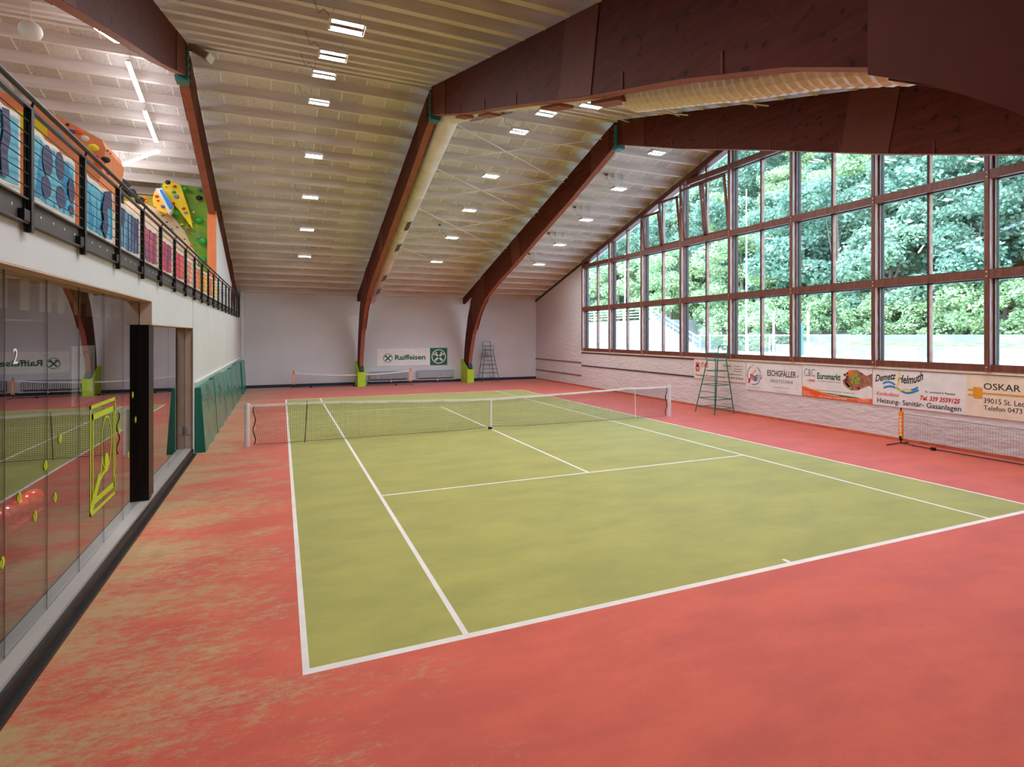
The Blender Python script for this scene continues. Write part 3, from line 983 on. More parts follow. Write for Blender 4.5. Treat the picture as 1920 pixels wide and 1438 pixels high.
# ------------------------------------------------------------------ umpire chairs
def umpire(loc, rotz, label, mat):
    x0, y0, z0 = loc
    root = empty('umpire_chair', loc, label, 'umpire chair', 'green tubular umpire chairs')
    Pp = lambda x, y, z: (x0 + x, y0 + y, z0 + z)
    # local: faces -y, back at +y
    ft = {(-1, -1): (-0.55, -0.50), (1, -1): (0.55, -0.50), (-1, 1): (-0.52, 0.40), (1, 1): (0.52, 0.40)}
    tp = {(-1, -1): (-0.24, -0.20), (1, -1): (0.24, -0.20), (-1, 1): (-0.24, 0.28), (1, 1): (0.24, 0.28)}
    H = 1.90
    def leg(k, z):
        a, b = ft[k], tp[k]; t = z / H
        return Pp(a[0] + (b[0] - a[0]) * t, a[1] + (b[1] - a[1]) * t, z)
    for k in ft:
        mb = MB(); mb.tube([leg(k, 0.0), leg(k, H)], 0.019, 8); mb.build('leg', mat, root)
    order = [(-1, -1), (1, -1), (1, 1), (-1, 1)]
    for z in (0.20, 0.52, 1.02, 1.52):
        mb = MB()
        for a, b in zip(order, order[1:] + order[:1]):
            mb.tube([leg(a, z), leg(b, z)], 0.014, 6)
        mb.build('brace', mat, root)
    for z in (0.77, 1.27):
        mb = MB(); mb.tube([leg((-1, -1), z), leg((1, -1), z)], 0.014, 6); mb.build('rung', mat, root)
    mb = MB()
    for a, b in zip(order, order[1:] + order[:1]): mb.tube([leg(a, H), leg(b, H)], 0.019, 8)
    mb.box(*[v for p in zip(Pp(-0.23, -0.19, H - 0.005), Pp(0.23, 0.27, H + 0.012)) for v in p])
    mb.build('seat', mat, root)
    mb = MB()
    mb.tube([Pp(-0.24, 0.28, H), Pp(-0.25, 0.31, H + 0.28), Pp(-0.25, 0.33, H + 0.44), Pp(-0.20, 0.335, H + 0.52), Pp(0.20, 0.335, H + 0.52), Pp(0.25, 0.33, H + 0.44), Pp(0.25, 0.31, H + 0.28), Pp(0.24, 0.28, H)], 0.018, 8)
    mb.tube([Pp(-0.25, 0.30, H + 0.25), Pp(0.25, 0.30, H + 0.25)], 0.016, 6)
    mb.build('backrest', mat, root)
    for s in (-1, 1):
        mb = MB()
        mb.tube([Pp(s * 0.24, -0.20, H), Pp(s * 0.27, -0.27, H + 0.12), Pp(s * 0.27, -0.26, H + 0.24), Pp(s * 0.26, -0.20, H + 0.26), Pp(s * 0.26, 0.30, H + 0.26)], 0.016, 8)
        mb.build('armrest', mat, root)
    root.rotation_euler = (0, 0, rotz)
    return root
umpire((8.52, 0.1, 0), -math.pi / 2, 'green tubular umpire chair in front of the signs below the windows', M['greensteel'])
umpire((5.72, 18.15, 0), 0.0, 'dark green umpire chair stored against the back wall beside the lime green block', M['greensteel2'])

# ------------------------------------------------------------------ radiators on the back wall
def radiator(xa, xb, label):
    root = empty('radiator', ((xa + xb) / 2, 18.7, 0.12), label, 'radiator', 'ribbed radiators on the back wall')
    mb = MB()
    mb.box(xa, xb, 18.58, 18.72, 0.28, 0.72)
    n = int((xb - xa) / 0.075)
    for k in range(n):
        x = xa + 0.02 + (xb - xa - 0.04) * k / (n - 1)
        mb.box(x - 0.02, x + 0.02, 18.53, 18.58, 0.30, 0.70, 1)
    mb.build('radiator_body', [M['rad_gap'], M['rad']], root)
    mb = MB()
    for x in (xa + 0.25, xb - 0.25): mb.box(x - 0.02, x + 0.02, 18.70, 18.8, 0.4, 0.5)
    mb.build('bracket', M['rad'], root)
    mb = MB()
    xm = (xa + xb) / 2 + 0.1
    mb.tube([(xa - 0.02, 18.70, 0.17), (xb + 0.1, 18.70, 0.17)], 0.03, 8)
    mb.tube([(xm, 18.66, 0.28), (xm, 18.66, 0.10)], 0.045, 8)
    mb.build('pipe', M['rad'], root)
radiator(-1.12, 1.05, 'ribbed grey radiator below the lettered half of the white banner')
radiator(1.55, 3.72, 'ribbed grey radiator below the square green logo')
mb = MB(); mb.tube([(-1.3, 18.70, 0.0), (-1.3, 18.70, 0.3)], 0.05, 8)
tag(mb.build('standpipe', M['rad']), 'short white pipe end rising from the floor beside the lime green block', 'pipe')

# ------------------------------------------------------------------ bank banner on the back wall
GR = pm('bank_green', rgb(0, 98, 66), 0.6)
def FB(u, v, w): return (u, 18.775 - w, v)
root = empty('wall_banner', (1.32, 18.78, 1.05), 'long white banner with green lettering and a square green crossed emblem on the back wall', 'banner')
mb = MB(); mb.box(-0.70, 2.33, 18.775, 18.797, 1.03, 2.04); mb.build('banner_cloth', M['white'], root)
def emblem(mb, fn, cx, cy, R, m_ring, m_x, w, fillm=None):
    ring(mb, fn, cx, cy, R * 0.88, R, w, w + 0.003, m_ring, 40)
    for s in (1, -1):
        def T(pts): return [(cx + s * a * R, cy + b * R) for a, b in pts]
        stroke(mb, fn, T([(-0.50, -0.58), (0.42, 0.36)]), R * 0.26, w, w + 0.003, m_x)
        stroke(mb, fn, T([(0.34, 0.34), (0.50, 0.50), (0.62, 0.36), (0.66, 0.18)]), R * 0.22, w, w + 0.0035, m_x)
        stroke(mb, fn, T([(0.22, 0.52), (0.42, 0.56), (0.56, 0.42)]), R * 0.16, w, w + 0.0035, m_x)
mb = MB(); emblem(mb, FB, -0.10, 1.49, 0.26, 0, 0, 0.003); mb.build('round_emblem', GR, root)
mb = MB()
put_text(mb, 'Raiffeisen', 0.30, 1.37, 1.75, 0.30, FB, 0, bold=0.028, w=0.003)
mb.build('lettering', GR, root)
mb = MB(); mb.box(2.33, 3.36, 18.77, 18.797, 1.03, 2.05); sq = mb.build('green_square', GR, root)
mb = MB(); emblem(mb, FB, 2.845, 1.54, 0.43, 0, 0, 0.008); mb.build('emblem', M['white'], sq)

# ------------------------------------------------------------------ advertising signs on the right wall
def FS(u, v, w): return (9.11 - w, -u, v)      # u runs towards the camera
SB = pm('sign_black', rgb(26, 26, 30), 0.5); SR = pm('sign_red', rgb(196, 34, 44), 0.5); SO = pm('sign_orange', rgb(232, 92, 38), 0.5)
SG = pm('sign_grey', rgb(130, 128, 130), 0.5); SLG = pm('sign_pale_grey', rgb(186, 186, 190), 0.5); SGR = pm('sign_green', rgb(42, 100, 50), 0.5)
SBL = pm('sign_blue', rgb(20, 134, 190), 0.5); SY = pm('sign_yellow', rgb(240, 214, 60), 0.5); SDB = pm('sign_dark_blue', rgb(20, 80, 140), 0.5)
SLO = pm('sign_light_orange', rgb(248, 166, 104), 0.5); SBR = pm('sign_brown', rgb(96, 60, 40), 0.5); SPL = pm('plug_orange', rgb(222, 150, 34), 0.5)
SW = pm('sign_board_white', rgb(228, 228, 230), 0.4, coat=0.2); SCR = pm('sign_board_cream', rgb(232, 218, 198), 0.5); SCL = pm('sign_cloth_white', rgb(226, 218, 212), 0.7, bump=0.3, bscale=5)
def sign(u0, u1, z0, z1, mat, label, d=0.028):
    root = empty('advertising_sign', (9.12, -(u0 + u1) / 2, z0), label, 'sign')
    mb = MB(); mb.box(9.11, 9.11 + d, -u1, -u0, z0, z1)
    mb.build('sign_board', mat, root)
    return root
def letters(root, name, items, mat):
    for it in items:
        mb = MB()
        s, u, v, wd, h = it[:5]
        kw = it[5] if len(it) > 5 else {}
        put_text(mb, s, u, v, wd, h, FS, 0, **kw)
        mb.build(name, mat, root)
# 1 insurance banner
r1 = sign(-2.16, 0.80, 1.11, 1.86, SCL, 'white cloth banner with a small red crest behind the umpire chair')
letters(r1, 'lettering', [('Hauptagentur St. Leonhard Passeiertal - Tel. 0473 65 60 06', -2.05, 1.20, 2.72, 0.085, dict(bold=0.01)), ('Mario Gufler', -0.40, 1.66, 0.42, 0.05), ('Via Jaufen 12', 0.20, 1.66, 0.42, 0.045), ('St. Leonhard', 0.20, 1.57, 0.42, 0.04), ('Passeier', 0.20, 1.49, 0.42, 0.04), ('info@itas-passeier.it', -0.10, 1.36, 0.72, 0.045)], SB)
letters(r1, 'red_lettering', [('ITAS', -1.72, 1.56, 0.44, 0.18, dict(bold=0.02))], SR)
mb = MB()
for a in (-0.085, 0.085):
    disc(mb, FS, -1.93 + a, 1.70, 0.035, 0.045, 0.002, 0.005); stroke(mb, FS, [(-1.93 + a, 1.63), (-1.93 + a * 1.3, 1.50), (-1.93 + a * 0.7, 1.42)], 0.05, 0.002, 0.005)
disc(mb, FS, -1.93, 1.62, 0.06, 0.07, 0.002, 0.005); stroke(mb, FS, [(-1.93, 1.76), (-1.93, 1.40)], 0.04, 0.002, 0.005)
stroke(mb, FS, [(-2.04, 1.60), (-1.82, 1.60)], 0.03, 0.002, 0.005); stroke(mb, FS, [(-2.0, 1.36), (-1.93, 1.46), (-1.86, 1.36)], 0.03, 0.002, 0.005)
mb.build('crest', SR, r1)
# 2 plumber sign
r2 = sign(0.83, 3.36, 0.90, 1.84, SW, 'white sign with a round cube emblem and bold black name')
letters(r2, 'lettering', [('ESCHGFÄLLER', 1.86, 1.44, 1.26, 0.24, dict(bold=0.012)), ('HAUSTECHNIK', 2.02, 1.23, 0.98, 0.11, dict(spacing=1.4))], SB)
letters(r2, 'pale_lettering', [('eschgfaeller-bzt.it', 2.14, 1.04, 0.72, 0.075), ('Tel. 335 305 1030', 2.22, 0.93, 0.52, 0.055), ('Heizung & Sanitär', 0.90, 0.96, 0.62, 0.055), ('GmbH Srl', 3.15, 1.46, 0.09, 0.08)], SLG)
mb = MB(); ring(mb, FS, 1.22, 1.42, 0.315, 0.335, 0.002, 0.005, 0, 30, math.radians(115), math.radians(215)); ring(mb, FS, 1.22, 1.42, 0.315, 0.335, 0.002, 0.005, 0, 30, math.radians(-110), math.radians(-10)); ring(mb, FS, 1.22, 1.42, 0.315, 0.335, 0.002, 0.005, 0, 20, math.radians(12), math.radians(60))
mb.build('emblem_ring', SB, r2)
def bars(u, v, s, shx, mat, nm, kind):
    mb = MB()
    if kind == 'M':
        for k in range(3): mb.prism([(u + k * 0.075 * s, v + shx * k * 0.075), (u + (k * 0.075 + 0.045) * s, v + shx * (k * 0.075 + 0.045)), (u + (k * 0.075 + 0.045) * s, v + 0.2 * s + shx * (k * 0.075 + 0.045)), (u + k * 0.075 * s, v + 0.2 * s + shx * k * 0.075)], FS, 0.002, 0.005)
        mb.prism([(u, v + 0.155 * s), (u + 0.195 * s, v + 0.155 * s + shx * 0.195), (u + 0.195 * s, v + 0.2 * s + shx * 0.195), (u, v + 0.2 * s)], FS, 0.002, 0.006)
    else:
        for k in range(3): mb.prism([(u, v + k * 0.078 * s), (u + 0.17 * s, v + k * 0.078 * s + shx * 0.17), (u + 0.17 * s, v + (k * 0.078 + 0.045) * s + shx * 0.17), (u, v + (k * 0.078 + 0.045) * s)], FS, 0.002, 0.005)
        mb.prism([(u, v), (u + 0.05 * s, v + shx * 0.05), (u + 0.05 * s, v + 0.2 * s + shx * 0.05), (u, v + 0.2 * s)], FS, 0.002, 0.006)
    mb.build(nm, mat, r2)
bars(1.04, 1.28, 0.95, -0.35, SR, 'emblem_red', 'M')
bars(1.25, 1.20, 0.95, 0.35, SDB, 'emblem_blue', 'E')
mb = MB()
for k in range(3):
    a = 0.055 * k
    mb.prism([(1.10 + a, 1.47 + a * 0.7), (1.13 + a, 1.445 + a * 0.7), (1.24 + a, 1.53 + a * 0.6), (1.21 + a, 1.555 + a * 0.6)], FS, 0.002, 0.005)
mb.prism([(1.10, 1.475), (1.13, 1.445), (1.28, 1.55), (1.25, 1.58)], FS, 0.002, 0.006)
disc(mb, FS, 1.16, 1.75, 0.03, 0.035, 0.002, 0.005)
mb.build('emblem_orange', SLO, r2)
mb = MB()
for k in range(3): stroke(mb, FS, [(1.44 + 0.02 * j, 1.34 + 0.05 * k + 0.012 * math.sin(j * 1.3)) for j in range(10)], 0.012, 0.002, 0.005)
mb.build('emblem_waves', SDB, r2)
mb = MB(); mb.prism([(0.92, 1.12), (1.0, 1.14), (1.06, 1.24), (1.0, 1.33), (0.96, 1.25)], FS, 0.002, 0.005); mb.build('emblem_flame', SR, r2)
# 3 supermarket sign
r3 = sign(3.385, 5.88, 0.90, 1.87, SW, 'white and orange sign with a hand holding fruit')
def cur(t): return 1.20 - 0.27 * math.sin(min(1.0, t * 1.15) * math.pi * 0.5) + 0.10 * max(0, t - 0.45) ** 1.4 * 2.2
N = 24
us = [3.385 + 2.495 * k / N for k in range(N + 1)]
tops = [(u, cur(k / N)) for k, u in enumerate(us)]
mb = MB(); mb.strip(tops, [(u, 0.90) for u in us], FS, 0.001, 0.004); orr = mb.build('orange_field', SO, r3)
mb = MB(); mb.strip([(u, v + 0.03) for u, v in tops], [(u, v) for u, v in tops], FS, 0.001, 0.004); mb.build('light_edge', SLO, r3)
mb = MB(); gt = [(u, 1.11 - 0.10 * (k / N) - 0.0) for k, u in enumerate(us) if 0.13 < k / N < 0.86]
gb = [(u, min(1.11 - 0.10 * (k / N) - 0.001, cur(k / N) + 0.02)) for k, u in enumerate(us) if 0.13 < k / N < 0.86]
mb.strip(gt, gb, FS, 0.002, 0.005); mb.build('green_swoosh', SGR, r3)
letters(r3, 'lettering', [('C&C', 3.46, 1.53, 0.42, 0.24)], SG)
letters(r3, 'name_lettering', [('Euromarkt', 3.97, 1.47, 0.86, 0.19, dict(bold=0.03))], SGR)
letters(r3, 'red_lettering', [('CONAD', 3.62, 1.37, 0.26, 0.07, dict(bold=0.03))], SR)
mb = MB(); disc(mb, FS, 3.57, 1.41, 0.035, 0.035, 0.002, 0.005, 0, 7); mb.build('flower', SY, r3)
letters(r3, 'small_lettering', [('seit 1970 Ihr Einkaufsmarkt in Passeier', 4.0, 1.40, 0.84, 0.028), ('St. Leonhard in Passeier, St. Martiner Weg 7 - Tel. 0473 656 006', 3.90, 1.115, 1.42, 0.036)], SG)
letters(r3, 'white_lettering', [('www.euromarkt.it', 4.36, 1.015, 0.42, 0.035, dict(w=0.006)), ('Über die Seite acht die Vielfalt', 4.05, 0.925, 1.0, 0.06, dict(w=0.006)),
    ('Lebensmittel', 3.43, 1.03, 0.22, 0.03, dict(w=0.006)), ('Obst & Gemüse', 3.43, 0.985, 0.27, 0.03, dict(w=0.006)), ('Wurst & Käseecke', 3.43, 0.94, 0.38, 0.03, dict(w=0.006)),
    ('Brot', 5.68, 1.06, 0.10, 0.03, dict(w=0.006)), ('Getränke', 5.58, 1.015, 0.2, 0.03, dict(w=0.006)), ('Haushalt', 5.54, 0.97, 0.24, 0.03, dict(w=0.006)), ('Feinkostwaren', 5.42, 0.925, 0.36, 0.03, dict(w=0.006))], M['white'])
SKIN = pm('printed_skin', rgb(176, 116, 92), 0.5, col2=rgb(128, 76, 60), scale=8)
mb = MB()
mb.prism([(5.88, 1.74), (5.70, 1.66), (5.56, 1.74), (5.38, 1.82), (5.2, 1.80), (5.1, 1.6), (4.95, 1.5), (4.90, 1.46), (4.93, 1.38), (5.05, 1.28), (5.2, 1.22), (5.42, 1.24), (5.62, 1.33), (5.80, 1.40), (5.88, 1.34)], FS, 0.002, 0.004)
for k in range(4): stroke(mb, FS, [(4.92 + 0.05 * k, 1.50 - 0.055 * k), (5.10 + 0.05 * k, 1.36 - 0.035 * k)], 0.05, 0.002, 0.006)
hd = mb.build('printed_hand', SKIN, r3)
GP = pm('printed_grape', rgb(160, 170, 70), 0.4, col2=rgb(120, 140, 50), scale=20); GD = pm('printed_dark_grape', rgb(112, 26, 40), 0.4); GO = pm('printed_orange', rgb(232, 110, 40), 0.4)
rr = random.Random(3)
mb = MB(); disc(mb, FS, 5.17, 1.70, 0.10, 0.10, 0.005, 0.007); mb.build('printed_orange_fruit', GO, r3)
mb = MB()
for k in range(26):
    disc(mb, FS, 5.16 + 0.33 * rr.random(), 1.42 + 0.28 * rr.random(), 0.042, 0.042, 0.007 + 0.0004 * k, 0.0078 + 0.0004 * k, 0, 12)
mb.build('printed_green_grapes', GP, r3)
mb = MB(); disc(mb, FS, 5.18, 1.27, 0.04, 0.05, 0.007, 0.009, 0, 12); mb.build('printed_green_grape', GP, r3)
mb = MB()
for k in range(14): disc(mb, FS, 4.96 + 0.12 * rr.random(), 1.48 + 0.22 * rr.random(), 0.035, 0.035, 0.005 + 0.0003 * k, 0.0058 + 0.0003 * k, 0, 12)
disc(mb, FS, 5.45, 1.30, 0.03, 0.05, 0.007, 0.009, 0, 12)
mb.build('printed_red_grapes', GD, r3)
# 4 heating engineer sign
r4 = sign(5.90, 8.43, 0.89, 1.86, SW, 'white sign with wavy blue lines and a red telephone number')
mb = MB()
wp = lambda t: 0.10 * math.sin(t * math.pi) - 0.0
put_text(mb, 'Demetz', 5.98, 1.52, 0.62, 0.19, FS, 0, bold=0.02, shear=0.25, warp=lambda t: 0.11 * t)
put_text(mb, 'Helmuth', 6.66, 1.53, 0.70, 0.22, FS, 0, bold=0.02, shear=0.25, warp=lambda t: 0.10 * (t - 0.35) ** 2 * 3.2)
mb.build('curved_lettering', SB, r4)
mb = MB()
stroke(mb, FS, [(6.22 + 0.045 * k, 1.49 + 0.055 * math.sin(k * 0.42)) for k in range(9)], 0.045, 0.002, 0.005)
stroke(mb, FS, [(6.24 + 0.05 * k, 1.36 + 0.07 * math.sin(k * 0.33 + 0.2)) for k in range(21)], 0.05, 0.002, 0.005)
stroke(mb, FS, [(7.02 + 0.04 * k, 1.38 + 0.012 * k * k * 0.3) for k in range(6)], 0.045, 0.002, 0.005)
mb.build('blue_waves', SBL, r4)
mb = MB(); stroke(mb, FS, [(6.70, 1.84), (6.71, 1.60), (6.62, 1.46), (6.60, 1.38), (6.72, 1.33), (6.88, 1.40), (7.05, 1.36)], 0.035, 0.003, 0.007); mb.build('yellow_line', SY, r4)
letters(r4, 'red_lettering', [('Kundendienst', 6.02, 1.16, 0.68, 0.105, dict(shear=0.3)), ('Tel. 339 3559125', 7.28, 1.14, 1.02, 0.12, dict(bold=0.03, shear=0.3))], SR)
letters(r4, 'lettering', [('Heizung- Sanitär- Gasanlagen', 6.04, 0.92, 2.28, 0.17, dict(bold=0.008)), ('St. Leonhard in Passeier', 7.42, 1.34, 0.76, 0.055)], SB)
# 5 electrician sign
r5 = sign(8.43, 11.3, 0.89, 1.87, SCR, 'cream sign with a drawing of an orange plug and cable')
letters(r5, 'lettering', [('OSKAR HOFER', 8.84, 1.54, 1.62, 0.15, dict(bold=0.004)), ('39015 St. Leonhard in Passeier', 8.84, 1.22, 2.0, 0.12), ('Telefon 0473 / 65 68 42', 8.84, 1.06, 1.5, 0.11)], SB)
mb = MB()
mb.prism([(8.60, 1.34), (8.62, 1.32), (8.79, 1.32), (8.81, 1.34), (8.81, 1.56), (8.79, 1.58), (8.62, 1.58), (8.60, 1.56)], FS, 0.003, 0.008)
for v in (1.39, 1.51): mb.prism([(8.48, v - 0.018), (8.60, v - 0.018), (8.60, v + 0.018), (8.48, v + 0.018)], FS, 0.003, 0.008)
stroke(mb, FS, [(8.81, 1.45), (11.2, 1.45)], 0.035, 0.003, 0.007)
mb.build('plug_drawing', SPL, r5)

# ------------------------------------------------------------------ green pads along the left wall
ends = [(-0.45, 2.62), (2.70, 5.85), (5.93, 8.95), (9.02, 11.8), (11.9, 14.6), (15.3, 17.9)]
for k, (a, b) in enumerate(ends):
    n = 10
    mb = MB()
    zt = 1.56 + 0.03 * math.sin(k * 2.1)
    hs = 8
    grid = []
    for i in range(n + 1):
        y = a + (b - a) * i / n
        e = 0.0 if i in (0, n) else 1.0
        for j in range(hs + 1):
            t = j / hs
            z = t * (zt - 0.03 * e * math.sin(i * 1.7) * (t > 0.9) * 0.5)
            x = -7.275 - 0.10 * t + 0.02 * e * math.sin(i * 1.3 + j * 0.9 + k) + (0.035 if k == 5 else 0)
            grid.append((x, y, z))
    vs = list(grid)
    fs = []
    for i in range(n):
        for j in range(hs):
            q = i * (hs + 1) + j
            fs.append((q, q + 1, q + hs + 2, q + hs + 1))
    o_ = len(vs)
    for i in range(n + 1):
        y = a + (b - a) * i / n
        vs += [(-7.492, y, 0.0), (-7.492, y, zt - 0.01)]
    for i in range(n):
        q = i * (hs + 1) + hs
        fs.append((q, o_ + 2 * i + 1, o_ + 2 * i + 3, q + hs + 1))
        fs.append((o_ + 2 * i, o_ + 2 * i + 2, o_ + 2 * i + 3, o_ + 2 * i + 1))
    fs.append(tuple(range(hs + 1))[::-1] + (o_, o_ + 1)[::1])
    fs.append(tuple(n * (hs + 1) + j for j in range(hs + 1)) + (o_ + 2 * n + 1, o_ + 2 * n))
    mb.add(vs, fs, 0)
    lab = ['green vinyl wall pad nearest the glass wall', 'second green vinyl wall pad from the glass wall', 'third green vinyl wall pad from the glass wall', 'fourth green vinyl wall pad from the glass wall',
           'fifth green vinyl wall pad, last before the gap', 'green vinyl wall pad in the corner, past the gap'][k]
    p = mb.build('wall_pad', M['vinyl'], smooth=False)
    tag(p, lab, 'wall pad', 'green vinyl pads leaning on the left wall')
    o = p.location
    mb = MB()
    WORLD[p.name] = Vector(o)
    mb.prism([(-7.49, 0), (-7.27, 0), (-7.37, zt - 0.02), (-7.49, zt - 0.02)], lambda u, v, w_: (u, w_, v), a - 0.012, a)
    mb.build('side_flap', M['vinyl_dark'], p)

# socket on the jamb
mb = MB(); mb.box(-7.63, -7.54, -0.775, -0.745, 0.50, 0.68); 
for z in (0.55, 0.63): mb.box(-7.605, -7.565, -0.782, -0.775, z - 0.02, z + 0.02)
tag(mb.build('power_socket', M['sill']), 'small grey double power socket on the jamb at the end of the glass wall', 'socket')

# ------------------------------------------------------------------ glass wall on the left
GX = -7.665
joints = [YF + 0.02, -14.0, -12.95, -11.9, -10.9, -9.91, -8.88, -7.84, -6.81, -5.72]
root = empty('window_9', (GX, -12, 0.17), 'frameless glass wall between the court and the dark room on the left', None)
root['kind'] = 'structure'
panes = {}
for a, b in zip(joints, joints[1:]):
    mb = MB(); mb.box(GX, GX - 0.012, a + 0.004, b - 0.004, 0.17, 3.335)
    panes[a] = mb.build('glass_pane', M['bigglass'], root)
    mb = MB(); mb.box(GX + 0.001, GX - 0.013, b - 0.004, b + 0.004, 0.17, 3.335); mb.build('joint', M['black'], root)
root2 = empty('window_10', (GX, -3, 0.17), 'narrower glass door section beyond the black post', None)
root2['kind'] = 'structure'
for a, b in ((-5.2, -3.0), (-3.0, -0.76)):
    mb = MB(); mb.box(GX, GX - 0.012, a + 0.004, b - 0.004, 0.17, 2.965)
    mb.build('glass_pane', M['bigglass'], root2)
mb = MB(); mb.box(GX + 0.001, GX - 0.013, -3.004, -2.996, 0.17, 2.965); mb.build('joint', M['black'], root2)
mb = MB(); mb.box(-7.54, GX - 0.05, -5.72, -5.52, 0.172, 2.965); mb.box(-7.56, GX - 0.05, -5.47, -5.2, 0.172, 2.965)
mb.box(-7.575, -7.60, -5.52, -5.47, 0.172, 2.965)
struct(mb.build('trim_22', M['darkglass']), 'wide black post between the two parts of the glass wall')
def FG(u, v, w): return (GX + 0.002 + w, u, v)
# racket decal
def decal_parent(y):
    for a in joints[:-1]:
        b = joints[joints.index(a) + 1]
        if a <= y < b: return panes[a]
y0, y1 = -8.47, -7.25
mb = MB()
for (a, b, c, d, t) in ((y0, y1, 0.66, 1.97, 0.035), (y0 + 0.10, y1 - 0.09, 0.77, 1.86, 0.035)):
    tt = t
    top = 0.07 if t == 0.035 and a > y0 else 0.045
    mb.box(GX + 0.002, GX + 0.004, a, a + tt, c, d); mb.box(GX + 0.002, GX + 0.004, b - tt, b, c, d)
    mb.box(GX + 0.002, GX + 0.004, a, b, c, c + top); mb.box(GX + 0.002, GX + 0.004, a, b, d - top, d)
# racket head, throat, handle, ball
n = 30
cx_, cz_ = -7.72, 1.42
ca, sa = math.cos(-0.12), math.sin(-0.12)
P = [(cx_ + 0.24 * math.cos(2 * math.pi * k / n) * 1.0, cz_ + 0.34 * math.sin(2 * math.pi * k / n)) for k in range(n + 1)]
stroke(mb, FG, P, 0.022, 0.0, 0.002)
stroke(mb, FG, [(-7.93, 1.28), (-8.0, 1.10), (-8.12, 0.98)], 0.04, 0.0, 0.0025)
stroke(mb, FG, [(-7.75, 1.08), (-7.90, 1.06), (-8.12, 0.98)], 0.04, 0.0, 0.0026)
stroke(mb, FG, [(-8.05, 1.06), (-8.45, 0.70)], 0.12, 0.0, 0.0028)
disc(mb, FG, -7.72, 1.17, 0.10, 0.12, 0.0, 0.003)
tag(mb.build('racket_decal', M['decal'], panes[-8.88]), None)
balls = [(-9.54, 1.75), (-9.96, 1.56), (-10.60, 1.41), (-10.23, 1.15), (-9.69, 1.19), (-7.05, 1.48), (-10.95, 0.97), (-12.6, 1.3), (-6.5, 1.05), (-6.2, 1.9), (-7.3, 0.95), (-6.0, 1.5)]
for y, z in balls:
    p = decal_parent(y)
    mb = MB()
    disc(mb, FG, y, z, 0.045, 0.05, 0.0, 0.002, 0, 16)
    stroke(mb, FG, [(y - 0.03, z + 0.045), (y - 0.005, z + 0.01), (y - 0.02, z - 0.045)], 0.008, 0.002, 0.003, 1)
    mb.build('ball_decal', [M['decal'], M['black']], p)
# poster seen through the glass, standing numeral
mb = MB(); mb.box(-7.700, -7.704, -9.0, -8.1, 2.02, 2.68)
po = tag(mb.build('glass_poster', pm('poster_white', rgb(236, 232, 226), 0.6)), 'white poster with yellow tennis balls hanging behind the glass wall', 'poster')
def FP(u, v, w): return (-7.698 + w, u, v)
mb = MB()
for a, b in ((-8.62, 2.22), (-8.48, 2.22), (-8.54, 2.30)): disc(mb, FP, a, b, 0.06, 0.06, 0.0, 0.002)
mb.build('printed_balls', M['decal'], po)
mb = MB(); mb.prism([(-8.95, 2.03), (-8.15, 2.03), (-8.25, 2.12), (-8.55, 2.17), (-8.85, 2.12)], FP, 0.0, 0.002); mb.build('printed_green_field', GR, po)
mb = MB()
stroke(mb, FP, [(-8.75, 2.62), (-8.68, 2.56), (-8.6, 2.62), (-8.55, 2.57), (-8.5, 2.62), (-8.42, 2.60)], 0.012, 0.0, 0.002)
stroke(mb, FP, [(-8.25, 2.3), (-8.22, 2.36), (-8.28, 2.42), (-8.22, 2.48), (-8.28, 2.54), (-8.22, 2.58)], 0.012, 0.0, 0.002)
mb.build('printed_script', SB, po)
mb = MB(); put_text(mb, '2', -10.74, 2.56, 0.10, 0.13, FG, 0); mb.build('numeral_decal', M['band'], decal_parent(-10.7))

# things in the dark room
rl_ = empty('hidden_fill_lamp', (-8.75, -7.1, 3.0), 'added hidden lamp in the dark room, brightening the balls on the red tray', 'ceiling lamp')  # unseen lamp, added so the balls show up through the glass
mb = MB(); mb.tube([(-8.75, -7.1, 3.0), (-8.75, -7.1, 3.5)], 0.32, 20, caps=False); mb.tube([(-8.75, -7.1, 3.0), (-8.75, -7.1, 3.5)], 0.30, 20, caps=False)
mb.build('lamp_housing', M['black'], rl_)  # deep housing added to keep the glowing disc out of view
mb = MB(); mb.tube([(-8.75, -7.1, 3.46), (-8.75, -7.1, 3.48)], 0.24, 16); mb.build('fill_lamp_disc', M['tube_on'], rl_)
mb = MB()
mbt = MB()
tray = empty('ball_tray', (-8.75, -7.1, 0), 'low red tray behind the glass wall holding red and orange balls', 'tray')
rd = pm('red_lacquer', rgb(150, 24, 18), 0.25, coat=0.5); og = pm('orange_lacquer', rgb(226, 70, 20), 0.2, coat=0.6); pk = pm('dusty_red_lacquer', rgb(170, 60, 66), 0.25, coat=0.5)
mb.box(-8.95, -8.55, -7.85, -6.35, 0.40, 0.44); mb.box(-8.95, -8.93, -7.85, -6.35, 0.44, 0.52); mb.build('tray_top', rd, tray)
for a in (-8.9, -8.6):
    for b in (-7.75, -6.45):
        mb = MB(); mb.box(a - 0.02, a + 0.02, b - 0.02, b + 0.02, 0, 0.40); mb.build('leg', M['black'], tray)
for k, (y, r, mt, nm) in enumerate(((-7.70, 0.12, pk, 'dusty red'), (-7.45, 0.12, pk, 'dusty red'), (-7.22, 0.09, rd, 'dark red'), (-7.02, 0.11, og, 'orange'), (-6.80, 0.12, og, 'orange'), (-6.56, 0.12, og, 'orange'))):
    mb = MB(); mb.ball((-8.72, y, 0.44 + r), r, 20)
    tag(mb.build('play_ball', mt, smooth=True), '%s shiny ball in the low tray, %s from the camera end' % (nm, ['first', 'second', 'third', 'fourth', 'fifth', 'sixth'][k]), 'ball', 'balls in the low tray')
